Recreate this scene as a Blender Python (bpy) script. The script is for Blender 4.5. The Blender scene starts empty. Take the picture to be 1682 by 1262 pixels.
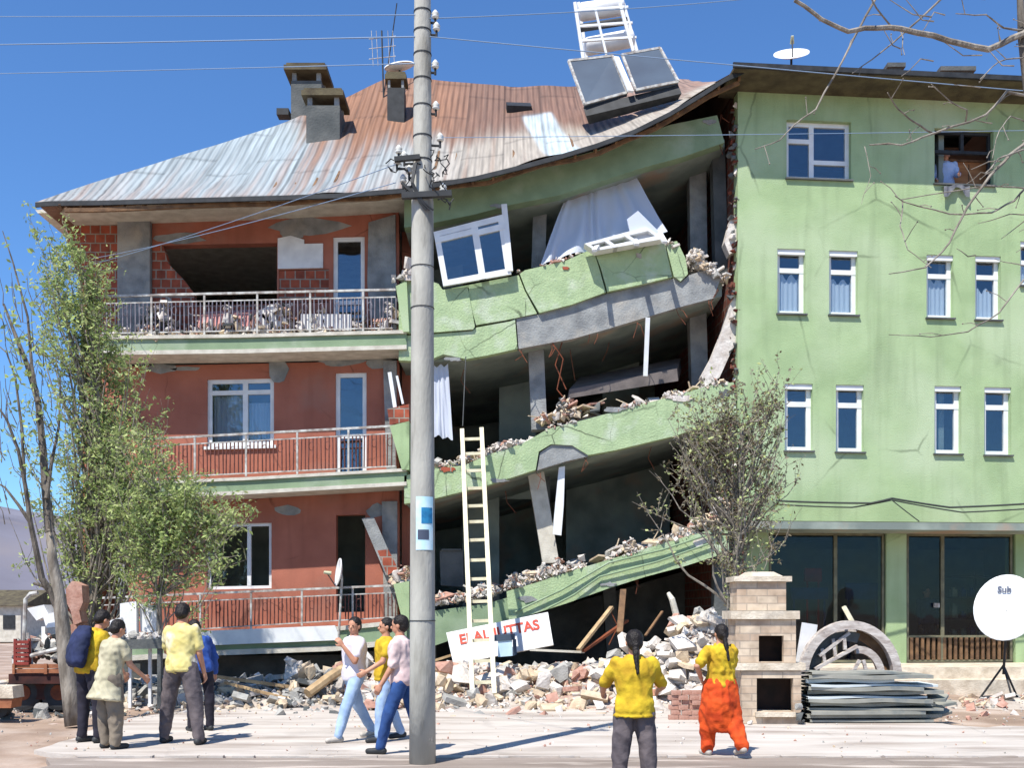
import bpy, bmesh, math, random
from mathutils import Vector, Matrix, noise, Euler
random.seed(7)
rad = math.radians
SC = bpy.context.scene
COL = SC.collection

# ------------------------------------------------------------------ camera, sky, sun, exposure
F, CX, HY, CH = 1700.0, 841.0, 1010.0, 1.6
cam = bpy.data.cameras.new('camera')
camo = bpy.data.objects.new('camera', cam); COL.objects.link(camo)
camo.location = (0, 0, CH); camo.rotation_euler = (rad(90), 0, 0)
cam.sensor_width = 36; cam.lens = 36 * F / 1682.0
cam.shift_y = (HY - 631) / 1682.0
cam.clip_start = 0.1; cam.clip_end = 3000
SC.camera = camo
SE = rad(58)
SUN_D = Vector((0.52 * math.cos(SE), 0.85 * math.cos(SE), -math.sin(SE))).normalized()
wld = bpy.data.worlds.new('World'); SC.world = wld; wld.use_nodes = True
wn = wld.node_tree
sky = wn.nodes.new('ShaderNodeTexSky'); sky.sky_type = 'NISHITA'; sky.sun_disc = False
sky.sun_elevation = SE; sky.sun_rotation = rad(211); sky.altitude = 0
sky.air_density = 1.0; sky.dust_density = 0.1; sky.ozone_density = 3.0
bg = wn.nodes['Background']; bg.inputs['Strength'].default_value = 0.10
skm = wn.nodes.new('ShaderNodeMix'); skm.data_type = 'RGBA'; skm.blend_type = 'MULTIPLY'; skm.inputs[0].default_value = 1; skm.inputs[7].default_value = (.66, .98, 1.32, 1)
wn.links.new(sky.outputs[0], skm.inputs[6]); wn.links.new(skm.outputs[2], bg.inputs['Color'])
sun = bpy.data.lights.new('sun', 'SUN'); sun.energy = 4.9; sun.angle = rad(0.5); sun.color = (1, .955, .88)
suno = bpy.data.objects.new('sun', sun); COL.objects.link(suno)
suno.rotation_euler = SUN_D.to_track_quat('-Z', 'Y').to_euler(); suno.location = (-10, -15, 30)
SC.view_settings.view_transform = 'Standard'; SC.view_settings.look = 'None'
SC.view_settings.exposure = 0.55; SC.view_settings.gamma = 1.0

# ------------------------------------------------------------------ helpers
def P(x, y, Y):
    return Vector(((x - CX) / F * Y, Y, CH + (HY - y) / F * Y))
def lerp(a, b, t): return a + (b - a) * t
def interp(tab, x):
    if x <= tab[0][0]: return tab[0][1]
    for (x0, y0), (x1, y1) in zip(tab, tab[1:]):
        if x <= x1: return y0 + (y1 - y0) * (x - x0) / (x1 - x0)
    return tab[-1][1]
def U(a, b): return random.uniform(a, b)

def hull_proto(n):
    bm = bmesh.new()
    for i in range(n):
        v = Vector((U(-1, 1), U(-1, 1), U(-1, 1)))
        v = Vector([max(-.62, min(.62, c)) for c in v])
        bm.verts.new(v)
    r = bmesh.ops.convex_hull(bm, input=bm.verts)
    bmesh.ops.delete(bm, geom=[g for g in r['geom_interior'] if isinstance(g, bmesh.types.BMVert)], context='VERTS')
    bm.verts.ensure_lookup_table(); bm.verts.index_update()
    out = ([v.co.copy() for v in bm.verts], [tuple(v.index for v in f.verts) for f in bm.faces])
    bm.free(); return out
ROCKS = [hull_proto(random.choice((9, 12, 16, 20))) for _ in range(24)]

class MB:
    def __init__(s): s.v = []; s.f = []; s.m = []; s.uv = None
    def add(s, vs, fs, m=0):
        n = len(s.v); s.v.extend([Vector(v) for v in vs])
        for f in fs: s.f.append(tuple(n + i for i in f)); s.m.append(m)
        return s
    def hexa(s, p, m=0):   # p: 4 front (loop) + 4 back (same order)
        return s.add(p, [(0, 1, 2, 3), (7, 6, 5, 4), (0, 4, 5, 1), (1, 5, 6, 2), (2, 6, 7, 3), (3, 7, 4, 0)], m)
    def box(s, c, size, R=None, m=0):
        c = Vector(c); x, y, z = [k / 2 for k in size]
        ps = [Vector(q) for q in ((-x, -y, -z), (x, -y, -z), (x, -y, z), (-x, -y, z), (-x, y, -z), (x, y, -z), (x, y, z), (-x, y, z))]
        if R is not None:
            M = R if isinstance(R, Matrix) else Euler(R).to_matrix()
            ps = [M @ q for q in ps]
        return s.hexa([c + q for q in ps], m)
    def fhex(s, fn, a0, a1, b0, b1, d0, d1, m=0):
        return s.hexa([fn(a0, b0, d0), fn(a1, b0, d0), fn(a1, b1, d0), fn(a0, b1, d0),
                       fn(a0, b0, d1), fn(a1, b0, d1), fn(a1, b1, d1), fn(a0, b1, d1)], m)
    def prism(s, pts, off, m=0, mside=None):
        n = len(pts); off = Vector(off); mside = m if mside is None else mside
        base = len(s.v)
        s.v.extend([Vector(p) for p in pts] + [Vector(p) + off for p in pts])
        s.f.append(tuple(base + i for i in range(n))); s.m.append(m)
        s.f.append(tuple(base + n + i for i in reversed(range(n)))); s.m.append(m)
        for i in range(n):
            j = (i + 1) % n
            s.f.append((base + i, base + n + i, base + n + j, base + j)); s.m.append(mside)
        return s
    def px(s, poly, Y, depth, m=0, mside=None):
        return s.prism([P(x, y, Y) for x, y in poly], (0, depth, 0), m, mside)
    def slab4(s, p, th, m=0):
        n = (p[1] - p[0]).cross(p[3] - p[0]).normalized() * th
        return s.hexa([q for q in p] + [q + n for q in p], m)
    def bar(s, a, b, w, h=None, m=0, up=(0, 0, 1)):
        a = Vector(a); b = Vector(b); h = w if h is None else h
        d = (b - a).normalized(); upv = Vector(up)
        if abs(d.dot(upv)) > .98: upv = Vector((0, 1, 0))
        x = d.cross(upv).normalized() * w / 2; y = x.cross(d).normalized() * h / 2
        return s.hexa([a - x - y, a + x - y, a + x + y, a - x + y, b - x - y, b + x - y, b + x + y, b - x + y], m)
    def tube(s, pts, r, n=8, m=0, cap=True):
        pts = [Vector(p) for p in pts]; k = len(pts)
        if not isinstance(r, (list, tuple)): r = [r] * k
        base = len(s.v); ref = None
        for i, p in enumerate(pts):
            d = (pts[min(i + 1, k - 1)] - pts[max(i - 1, 0)])
            d = d.normalized() if d.length > 1e-9 else Vector((0, 0, 1))
            if ref is None:
                ref = d.orthogonal().normalized()
            ref = (ref - d * ref.dot(d))
            ref = ref.normalized() if ref.length > 1e-6 else d.orthogonal().normalized()
            o = d.cross(ref)
            for j in range(n):
                t = 2 * math.pi * j / n
                s.v.append(p + (ref * math.cos(t) + o * math.sin(t)) * r[i])
        for i in range(k - 1):
            for j in range(n):
                a = base + i * n + j; b = base + i * n + (j + 1) % n
                s.f.append((a, b, b + n, a + n)); s.m.append(m)
        if cap:
            s.f.append(tuple(base + j for j in reversed(range(n)))); s.m.append(m)
            s.f.append(tuple(base + (k - 1) * n + j for j in range(n))); s.m.append(m)
        return s
    def loft(s, secs, X, Yv, n=14, m=0):
        """secs: (centre, rx, ry); rings spanned by X and Yv; closed by shrinking caps"""
        X = Vector(X); Yv = Vector(Yv); base = len(s.v)
        for c, rx, ry in secs:
            for j in range(n):
                t = 2 * math.pi * j / n
                s.v.append(Vector(c) + X * math.cos(t) * rx + Yv * math.sin(t) * ry)
        for i in range(len(secs) - 1):
            for j in range(n):
                a = base + i * n + j; b = base + i * n + (j + 1) % n
                s.f.append((a, b, b + n, a + n)); s.m.append(m)
        s.f.append(tuple(base + j for j in reversed(range(n)))); s.m.append(m)
        e = base + (len(secs) - 1) * n
        s.f.append(tuple(e + j for j in range(n))); s.m.append(m)
        return s
    def ball(s, c, r, m=0, nu=14, nv=9, R=None):
        if not isinstance(r, (list, tuple)): r = (r, r, r)
        c = Vector(c); base = len(s.v)
        for i in range(nv + 1):
            ph = math.pi * i / nv
            for j in range(nu):
                t = 2 * math.pi * j / nu
                q = Vector((r[0] * math.sin(ph) * math.cos(t), r[1] * math.sin(ph) * math.sin(t), -r[2] * math.cos(ph)))
                if R is not None: q = R @ q
                s.v.append(c + q)
        for i in range(nv):
            for j in range(nu):
                a = base + i * nu + j; b = base + i * nu + (j + 1) % nu
                s.f.append((a, b, b + nu, a + nu)); s.m.append(m)
        return s
    def capsule(s, a, b, ra, rb, n=12):
        a = Vector(a); b = Vector(b); d = (b - a).normalized()
        pts = []; rs = []
        for k in (80, 55, 28): pts.append(a - d * ra * math.sin(rad(k))); rs.append(ra * math.cos(rad(k)))
        for k in range(5): t = k / 4; pts.append(a.lerp(b, t)); rs.append(lerp(ra, rb, t))
        for k in (28, 55, 80): pts.append(b + d * rb * math.sin(rad(k))); rs.append(rb * math.cos(rad(k)))
        return s.tube(pts, rs, n)
    def rock(s, c, size, m=0, R=None):
        vs, fs = random.choice(ROCKS)
        M = (R or Euler((U(0, 6.3), U(0, 6.3), U(0, 6.3)))).to_matrix()
        c = Vector(c); sz = Vector(size)
        return s.add([c + M @ Vector((v.x * sz.x, v.y * sz.y, v.z * sz.z)) for v in vs], fs, m)
    def grid(s, fn, nu, nv, m=0, uv=False):
        base = len(s.v)
        for i in range(nu + 1):
            for j in range(nv + 1): s.v.append(fn(i / nu, j / nv))
        for i in range(nu):
            for j in range(nv):
                a = base + i * (nv + 1) + j
                s.f.append((a, a + nv + 1, a + nv + 2, a + 1)); s.m.append(m)
        return s
    def islands(s):
        """split into connected pieces"""
        par = list(range(len(s.v)))
        def fd(a):
            while par[a] != a: par[a] = par[par[a]]; a = par[a]
            return a
        for f in s.f:
            for k in f[1:]: par[fd(k)] = fd(f[0])
        out = {}
        for f, m in zip(s.f, s.m):
            out.setdefault(fd(f[0]), []).append((f, m))
        res = []
        for fl in out.values():
            q = MB(); mp = {}
            for f, m in fl:
                for k in f:
                    if k not in mp: mp[k] = len(q.v); q.v.append(s.v[k])
                q.f.append(tuple(mp[k] for k in f)); q.m.append(m)
            res.append(q)
        return res
    def build_each(s, name, mats, parent=None, **kw):
        return [q.build(name, mats, parent, **kw) for q in s.islands()]
    def build(s, name, mats, parent=None, smooth=False, fixn=True, auto=None):
        if not isinstance(mats, (list, tuple)): mats = [mats]
        o = bpy.data.objects.new(name, None) if False else None
        me = bpy.data.meshes.new(name)
        vs = s.v; off = Vector((0, 0, 0))
        if parent is None:
            xs = [v.x for v in vs]; ys = [v.y for v in vs]; zs = [v.z for v in vs]
            off = Vector(((min(xs) + max(xs)) / 2, (min(ys) + max(ys)) / 2, min(zs)))
        me.from_pydata([v - off for v in vs], [], s.f)
        for m in mats: me.materials.append(m)
        me.polygons.foreach_set('material_index', s.m)
        if fixn:
            bm = bmesh.new(); bm.from_mesh(me)
            bmesh.ops.recalc_face_normals(bm, faces=bm.faces); bm.to_mesh(me); bm.free()
        if smooth: me.polygons.foreach_set('use_smooth', [True] * len(me.polygons))
        me.update()
        o = bpy.data.objects.new(name, me); COL.objects.link(o)
        if parent is None: o.location = off
        else: adopt(o, parent)
        return o

def adopt(o, parent):
    o.parent = parent
    if parent.type == 'EMPTY':
        o.matrix_parent_inverse = (Matrix.Translation(parent.location) @ parent.rotation_euler.to_matrix().to_4x4()).inverted()
    elif parent.parent is None:
        o.matrix_parent_inverse = Matrix.Translation(parent.location).inverted()
def tag(o, label=None, cat=None, group=None, kind=None):
    if label: o['label'] = label
    if cat: o['category'] = cat
    if group: o['group'] = group
    if kind: o['kind'] = kind
    return o
def empty(name, loc, label, cat, group=None):
    o = bpy.data.objects.new(name, None); COL.objects.link(o)
    o.location = loc; o.empty_display_size = .2
    return tag(o, label, cat, group)
def copy_tree(o, parent=None):
    c = o.copy(); COL.objects.link(c)
    if parent: c.parent = parent
    for ch in [k for k in bpy.data.objects if k.parent == o]:
        copy_tree(ch, c)
    return c

def wall(mb, fn, a0, a1, b0, b1, holes, d0, d1, m=0, mr=None, ends=True):
    """wall panel with rectangular holes: front, back, reveals"""
    mr = m if mr is None else mr
    A = sorted({a0, a1} | {min(max(h[k], a0), a1) for h in holes for k in (0, 1)})
    B = sorted({b0, b1} | {min(max(h[k], b0), b1) for h in holes for k in (2, 3)})
    def solid(i, j):
        if i < 0 or j < 0 or i >= len(A) - 1 or j >= len(B) - 1: return None
        ca = (A[i] + A[i + 1]) / 2; cb = (B[j] + B[j + 1]) / 2
        return not any(h[0] < ca < h[1] and h[2] < cb < h[3] for h in holes)
    for i in range(len(A) - 1):
        for j in range(len(B) - 1):
            if not solid(i, j): continue
            x0, x1, z0, z1 = A[i], A[i + 1], B[j], B[j + 1]
            mb.add([fn(x0, z0, d0), fn(x1, z0, d0), fn(x1, z1, d0), fn(x0, z1, d0)], [(0, 1, 2, 3)], m)
            mb.add([fn(x0, z0, d1), fn(x1, z0, d1), fn(x1, z1, d1), fn(x0, z1, d1)], [(3, 2, 1, 0)], m)
            for (di, dj, e) in ((-1, 0, (x0, z0, x0, z1)), (1, 0, (x1, z0, x1, z1)), (0, -1, (x0, z0, x1, z0)), (0, 1, (x0, z1, x1, z1))):
                q = solid(i + di, j + dj)
                if q is False or (q is None and ends):
                    mb.add([fn(e[0], e[1], d0), fn(e[2], e[3], d0), fn(e[2], e[3], d1), fn(e[0], e[1], d1)], [(0, 1, 2, 3)], mr)

# ------------------------------------------------------------------ materials
def s2l(c):
    return tuple(((k / 255) / 12.92 if k / 255 <= .04045 else ((k / 255 + .055) / 1.055) ** 2.4) for k in c) + (1,)
def mat(name, col, col2=None, scale=3, rough=.85, bump=0, bscale=30, metal=0, spec=.3, lo=.35, hi=.65, detail=6,
        col3=None, scale3=1.0, lo3=.55, hi3=.7, stretch=(1, 1, 1), crack=0, cscale=1.2, streak=0):
    m = bpy.data.materials.new(name); m.use_nodes = True
    nt = m.node_tree; N = nt.nodes; L = nt.links; b = N['Principled BSDF']
    b.inputs['Roughness'].default_value = rough; b.inputs['Metallic'].default_value = metal
    b.inputs['Specular IOR Level'].default_value = spec
    tc = N.new('ShaderNodeTexCoord'); mp = N.new('ShaderNodeMapping'); L.new(tc.outputs['Object'], mp.inputs[0])
    mp.inputs['Scale'].default_value = stretch
    def nz(sc, lo, hi, det=6):
        n = N.new('ShaderNodeTexNoise'); n.inputs['Scale'].default_value = sc; n.inputs['Detail'].default_value = det
        L.new(mp.outputs[0], n.inputs['Vector'])
        r = N.new('ShaderNodeMapRange'); r.inputs[1].default_value = lo; r.inputs[2].default_value = hi
        L.new(n.outputs['Fac'], r.inputs[0]); return r.outputs[0]
    def mix(f, a, bb):
        x = N.new('ShaderNodeMix'); x.data_type = 'RGBA'; L.new(f, x.inputs[0])
        for k, c in ((6, a), (7, bb)):
            if isinstance(c, tuple): x.inputs[k].default_value = c
            else: L.new(c, x.inputs[k])
        return x.outputs[2]
    c = s2l(col)
    if col2: c = mix(nz(scale, lo, hi, detail), c, s2l(col2))
    if col3: c = mix(nz(scale3, lo3, hi3), c, s2l(col3))
    if streak:
        m2 = N.new('ShaderNodeMapping'); L.new(tc.outputs['Object'], m2.inputs[0]); m2.inputs['Scale'].default_value = (2.6, 2.6, .22)
        n = N.new('ShaderNodeTexNoise'); n.inputs['Scale'].default_value = 1.6; n.inputs['Detail'].default_value = 7; L.new(m2.outputs[0], n.inputs['Vector'])
        r = N.new('ShaderNodeMapRange'); r.inputs[1].default_value = .52; r.inputs[2].default_value = .75; r.inputs[4].default_value = streak; L.new(n.outputs['Fac'], r.inputs[0])
        c = mix(r.outputs[0], c, s2l(tuple(k * .72 for k in col)))
    if crack:
        wp = N.new('ShaderNodeTexNoise'); wp.inputs['Scale'].default_value = 2.5; wp.inputs['Detail'].default_value = 5; L.new(tc.outputs['Object'], wp.inputs['Vector'])
        av = N.new('ShaderNodeMix'); av.data_type = 'RGBA'; av.inputs[0].default_value = .12; L.new(tc.outputs['Object'], av.inputs[6]); L.new(wp.outputs['Color'], av.inputs[7])
        vo = N.new('ShaderNodeTexVoronoi'); vo.feature = 'DISTANCE_TO_EDGE'; vo.inputs['Scale'].default_value = cscale; L.new(av.outputs[2], vo.inputs['Vector'])
        r = N.new('ShaderNodeMapRange'); r.inputs[1].default_value = .004; r.inputs[2].default_value = .014; r.inputs[3].default_value = crack; r.inputs[4].default_value = 0; L.new(vo.outputs[0], r.inputs[0])
        n = N.new('ShaderNodeTexNoise'); n.inputs['Scale'].default_value = .8; L.new(tc.outputs['Object'], n.inputs['Vector'])
        g = N.new('ShaderNodeMapRange'); g.inputs[1].default_value = .45; g.inputs[2].default_value = .6; L.new(n.outputs['Fac'], g.inputs[0])
        mu = N.new('ShaderNodeMath'); mu.operation = 'MULTIPLY'; L.new(r.outputs[0], mu.inputs[0]); L.new(g.outputs[0], mu.inputs[1])
        c = mix(mu.outputs[0], c, s2l(tuple(k * .45 for k in col)))
    if isinstance(c, tuple): b.inputs['Base Color'].default_value = c
    else: L.new(c, b.inputs['Base Color'])
    if bump:
        n = N.new('ShaderNodeTexNoise'); n.inputs['Scale'].default_value = bscale; n.inputs['Detail'].default_value = 8
        L.new(mp.outputs[0], n.inputs['Vector'])
        bp = N.new('ShaderNodeBump'); bp.inputs['Strength'].default_value = bump; bp.inputs['Distance'].default_value = .03
        L.new(n.outputs['Fac'], bp.inputs['Height']); L.new(bp.outputs[0], b.inputs['Normal'])
    m['x'] = 1
    return m
def brick_mat(name, c1, c2, mortar, bw=.22, bh=.08, ms=.012, rough=.9, dirt=None, sc=1.0):
    m = bpy.data.materials.new(name); m.use_nodes = True
    nt = m.node_tree; N = nt.nodes; L = nt.links; b = N['Principled BSDF']; b.inputs['Roughness'].default_value = rough
    tc = N.new('ShaderNodeTexCoord'); sp = N.new('ShaderNodeSeparateXYZ'); L.new(tc.outputs['Object'], sp.inputs[0])
    ad = N.new('ShaderNodeMath'); L.new(sp.outputs[0], ad.inputs[0]); L.new(sp.outputs[1], ad.inputs[1])
    cb = N.new('ShaderNodeCombineXYZ'); L.new(ad.outputs[0], cb.inputs[0]); L.new(sp.outputs[2], cb.inputs[1])
    t = N.new('ShaderNodeTexBrick'); L.new(cb.outputs[0], t.inputs[0])
    t.inputs['Color1'].default_value = s2l(c1); t.inputs['Color2'].default_value = s2l(c2); t.inputs['Mortar'].default_value = s2l(mortar)
    t.inputs['Scale'].default_value = sc; t.inputs['Brick Width'].default_value = bw; t.inputs['Row Height'].default_value = bh
    t.inputs['Mortar Size'].default_value = ms; t.inputs['Bias'].default_value = 0
    n = N.new('ShaderNodeTexNoise'); n.inputs['Scale'].default_value = 5; n.inputs['Detail'].default_value = 8
    L.new(tc.outputs['Object'], n.inputs['Vector'])
    x = N.new('ShaderNodeMix'); x.data_type = 'RGBA'; x.blend_type = 'MULTIPLY'; x.inputs[0].default_value = .7
    r = N.new('ShaderNodeValToRGB'); r.color_ramp.elements[0].color = (.45, .42, .4, 1); r.color_ramp.elements[1].color = (1, 1, 1, 1)
    r.color_ramp.elements[0].position = .3; r.color_ramp.elements[1].position = .6
    L.new(n.outputs['Fac'], r.inputs[0]); L.new(t.outputs['Color'], x.inputs[6]); L.new(r.outputs[0], x.inputs[7])
    L.new(x.outputs[2], b.inputs['Base Color'])
    bp = N.new('ShaderNodeBump'); bp.inputs['Strength'].default_value = .6; bp.inputs['Distance'].default_value = .02
    iv = N.new('ShaderNodeMath'); iv.operation = 'SUBTRACT'; iv.inputs[0].default_value = 1; L.new(t.outputs['Fac'], iv.inputs[1])
    L.new(iv.outputs[0], bp.inputs['Height']); L.new(bp.outputs[0], b.inputs['Normal'])
    return m
def glass_mat(name, tint, gl=.3, gcol=(.8, .85, .9, 1)):
    m = bpy.data.materials.new(name); m.use_nodes = True
    nt = m.node_tree; N = nt.nodes; L = nt.links; N.remove(N['Principled BSDF'])
    out = N['Material Output']; tr = N.new('ShaderNodeBsdfTransparent'); tr.inputs[0].default_value = tint
    g = N.new('ShaderNodeBsdfGlossy'); g.inputs['Roughness'].default_value = .03; g.inputs[0].default_value = gcol
    tc = N.new('ShaderNodeTexCoord'); n = N.new('ShaderNodeTexNoise'); n.inputs['Scale'].default_value = .9; L.new(tc.outputs['Object'], n.inputs['Vector'])
    bp = N.new('ShaderNodeBump'); bp.inputs['Strength'].default_value = .12; bp.inputs['Distance'].default_value = .1
    L.new(n.outputs['Fac'], bp.inputs['Height']); L.new(bp.outputs[0], g.inputs['Normal'])
    x = N.new('ShaderNodeMixShader'); x.inputs[0].default_value = gl
    L.new(tr.outputs[0], x.inputs[1]); L.new(g.outputs[0], x.inputs[2]); L.new(x.outputs[0], out.inputs[0])
    return m
def cloth_trans(name, col, f=.35, alpha=0.0):
    m = bpy.data.materials.new(name); m.use_nodes = True
    nt = m.node_tree; N = nt.nodes; L = nt.links; N.remove(N['Principled BSDF']); out = N['Material Output']
    d = N.new('ShaderNodeBsdfDiffuse'); d.inputs[0].default_value = s2l(col)
    t = N.new('ShaderNodeBsdfTranslucent'); t.inputs[0].default_value = s2l(col)
    x = N.new('ShaderNodeMixShader'); x.inputs[0].default_value = f
    L.new(d.outputs[0], x.inputs[1]); L.new(t.outputs[0], x.inputs[2])
    last = x
    if alpha:
        tr = N.new('ShaderNodeBsdfTransparent'); y = N.new('ShaderNodeMixShader'); y.inputs[0].default_value = alpha
        L.new(x.outputs[0], y.inputs[1]); L.new(tr.outputs[0], y.inputs[2]); last = y
    L.new(last.outputs[0], out.inputs[0]); return m

def leafmat(name, c1, c2, f=.35):
    m = bpy.data.materials.new(name); m.use_nodes = True
    nt = m.node_tree; N = nt.nodes; L = nt.links; N.remove(N['Principled BSDF']); out = N['Material Output']
    tc = N.new('ShaderNodeTexCoord'); n = N.new('ShaderNodeTexNoise'); n.inputs['Scale'].default_value = 3; L.new(tc.outputs['Object'], n.inputs['Vector'])
    r = N.new('ShaderNodeMapRange'); r.inputs[1].default_value = .4; r.inputs[2].default_value = .6; L.new(n.outputs['Fac'], r.inputs[0])
    c = N.new('ShaderNodeMix'); c.data_type = 'RGBA'; L.new(r.outputs[0], c.inputs[0]); c.inputs[6].default_value = s2l(c1); c.inputs[7].default_value = s2l(c2)
    d = N.new('ShaderNodeBsdfDiffuse'); t = N.new('ShaderNodeBsdfTranslucent'); L.new(c.outputs[2], d.inputs[0]); L.new(c.outputs[2], t.inputs[0])
    x = N.new('ShaderNodeMixShader'); x.inputs[0].default_value = f; L.new(d.outputs[0], x.inputs[1]); L.new(t.outputs[0], x.inputs[2]); L.new(x.outputs[0], out.inputs[0]); return m
M = {}
M['green'] = mat('green_stucco', (160, 182, 136), (146, 168, 124), scale=1.6, bump=.35, bscale=50, streak=.35, crack=.45, cscale=.45, col3=(174, 190, 154), scale3=.5, lo3=.45, hi3=.7)
M['greenp'] = mat('green_parapet', (165, 184, 141), (150, 170, 130), scale=3, bump=.5, bscale=24, streak=.3, crack=.8, cscale=1.1, col3=(178, 190, 164), scale3=2.2, lo3=.55)
M['greend'] = mat('green_paint_weathered', (136, 156, 124), (120, 140, 110), scale=2.2, bump=.25, bscale=40, col3=(150, 165, 140), scale3=1.2)
M['soffit'] = mat('soffit_boards', (96, 88, 66), (70, 62, 48), scale=3, bump=.3)
M['red'] = mat('red_oxide_plaster', (170, 106, 86), (154, 94, 76), scale=1.5, bump=.25, bscale=40, streak=.4, crack=.5, cscale=.8, col3=(150, 108, 94), scale3=.9, lo3=.55, hi3=.75)
M['grey'] = mat('bare_concrete', (150, 152, 150), (118, 120, 120), scale=3, bump=.5, bscale=25, col3=(165, 160, 150), scale3=1.2)
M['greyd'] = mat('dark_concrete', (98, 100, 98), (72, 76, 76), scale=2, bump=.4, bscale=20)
M['inner'] = mat('room_plaster', (150, 160, 150), (116, 126, 120), scale=1.2, bump=.2, col3=(160, 140, 122), scale3=.8)
M['pale'] = mat('pale_slab_edge', (205, 200, 186), (180, 174, 160), scale=4, bump=.3)
M['plaster'] = mat('white_broken_plaster', (212, 206, 198), (180, 170, 160), scale=5, bump=.5, bscale=18)
M['white'] = mat('white_upvc', (226, 228, 226), (212, 214, 214), scale=4, rough=.45)
M['whitet'] = mat('white_board', (228, 228, 226), (205, 205, 205), scale=3, rough=.6)
M['brick'] = brick_mat('hollow_brick', (168, 84, 58), (138, 70, 52), (150, 140, 128), .22, .2, .014)
M['brickd'] = brick_mat('exposed_brick_side', (120, 60, 44), (98, 54, 42), (104, 96, 88), .25, .2, .016)
M['stone'] = brick_mat('cream_stone_blocks', (206, 188, 164), (184, 160, 136), (172, 156, 138), .30, .11, .008)
M['stonecap'] = mat('cream_stone_cap', (214, 202, 182), (180, 166, 146), scale=5, bump=.4)
M['glass'] = glass_mat('window_glass', (.80, .84, .86, 1), .11)
M['glassd'] = glass_mat('shop_glass', (.56, .60, .60, 1), .025)
M['curtain'] = cloth_trans('white_curtain', (214, 220, 232), .3)
M['lace'] = cloth_trans('lace_curtain', (240, 244, 250), .15)
M['wood'] = mat('raw_timber', (186, 160, 122), (150, 124, 92), scale=6, bump=.3, stretch=(1, 1, .3))
M['woodd'] = mat('old_timber', (128, 98, 70), (92, 70, 52), scale=6, bump=.3)
M['ladder'] = mat('cream_ladder_paint', (222, 216, 186), (196, 188, 158), scale=6, rough=.6)
M['railm'] = mat('railing_metal', (196, 196, 190), (140, 130, 122), scale=9, rough=.5)
M['rail_top'] = mat('mauve_baluster', (134, 130, 138), (96, 90, 98), scale=9, rough=.6)
M['dark'] = mat('dark_metal', (52, 54, 56), (36, 38, 40), scale=6, rough=.6)
M['rail_bar'] = mat('baluster_metal', (112, 70, 62), (86, 50, 44), scale=9, rough=.6)
M['bark'] = mat('grey_bark', (112, 104, 94), (74, 68, 60), scale=14, bump=.8, bscale=30, stretch=(1, 1, .3))
M['barkl'] = mat('pale_bark', (150, 142, 130), (104, 96, 86), scale=12, bump=.6, bscale=30, stretch=(1, 1, .3))
M['leaf'] = leafmat('spring_leaf', (178, 192, 124), (152, 170, 104))
M['leafo'] = leafmat('olive_leaf', (160, 154, 134), (134, 130, 112))
M['skin'] = mat('skin', (196, 146, 118), (178, 126, 100), scale=9, rough=.55)
M['hair'] = mat('dark_hair', (34, 27, 24), (22, 18, 16), scale=40, rough=.5, bump=.4, bscale=90)
M['eye'] = mat('dark_eye', (24, 18, 16), rough=.2)
M['poleM'] = mat('weathered_concrete_pole', (176, 174, 164), (150, 148, 140), scale=4, bump=.3, bscale=40, stretch=(1, 1, .25), col3=(112, 108, 98), scale3=3.2, lo3=.56, hi3=.7, streak=.5)
M['rust'] = mat('rusty_steel', (128, 70, 44), (96, 54, 38), scale=5, bump=.3)
M['porc'] = mat('porcelain', (206, 206, 200), rough=.3)
# ------------------------------------------------------------------ ground and setting
def gz(X, Y):
    n = noise.noise(Vector((X * .5, Y * .5, 0))) * .03 + noise.noise(Vector((X * 2.1, Y * 2.1, 3))) * .012
    return -.045 + n
def axis(lo, hi, fine, far):
    a = []; x = lo
    while x <= hi + 1e-6: a.append(x); x += fine
    st = fine * 2
    while a[-1] < far: a.append(a[-1] + st); st *= 1.7
    st = fine * 2
    while a[0] > -far: a.insert(0, a[0] - st); st *= 1.7
    return a
gx = axis(-14, 14, .22, 1400); gy = axis(2, 24, .22, 1400)
mb = MB(); n2 = len(gy)
for x in gx:
    for y in gy: mb.v.append(Vector((x, y, gz(x, y) if abs(x) < 14 and 2 < y < 24 else -.06)))
for i in range(len(gx) - 1):
    for j in range(n2 - 1):
        a = i * n2 + j; mb.f.append((a, a + n2, a + n2 + 1, a + 1)); mb.m.append(0)
M['dirt'] = mat('dusty_dirt', (164, 142, 124), (134, 114, 98), scale=1.1, bump=.6, bscale=9, col3=(186, 170, 156), scale3=.6, lo3=.5, hi3=.7)
tag(mb.build('ground', M['dirt'], smooth=True), kind='structure')
M['pave'] = mat('pale_pavement', (193, 185, 176), (174, 165, 155), scale=1.5, bump=.4, bscale=12, col3=(150, 138, 128), scale3=1.6, lo3=.52, hi3=.7, stretch=(.35, 1.8, 1), crack=.18, cscale=.5)
def ragged(pts, amp=.12, step=.35):
    out = []
    for i in range(len(pts)):
        a = Vector(pts[i] + (0,)); b = Vector(pts[(i + 1) % len(pts)] + (0,)); k = max(1, int((b - a).length / step))
        for j in range(k):
            q = a.lerp(b, j / k); q += Vector((noise.noise(q * 3), noise.noise(q * 3 + Vector((9, 0, 0))), 0)) * amp
            out.append((q.x, q.y))
    return out
def G(px, py): Y = 1.6 * F / (py - HY); return ((px - CX) / F * Y, Y)
pv = ragged([G(95, 1243), G(60, 1232), G(210, 1180), G(330, 1165), G(560, 1160), G(720, 1150), G(1200, 1168), G(1620, 1195), (11.5, 15.2), (11.5, 11.66), (5, 11.66), (-3, 11.66)], .25)
mb = MB(); mb.prism([(x, y, .0) for x, y in pv], (0, 0, -.08))
tag(mb.build('pavement', M['pave']), kind='structure')
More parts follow.
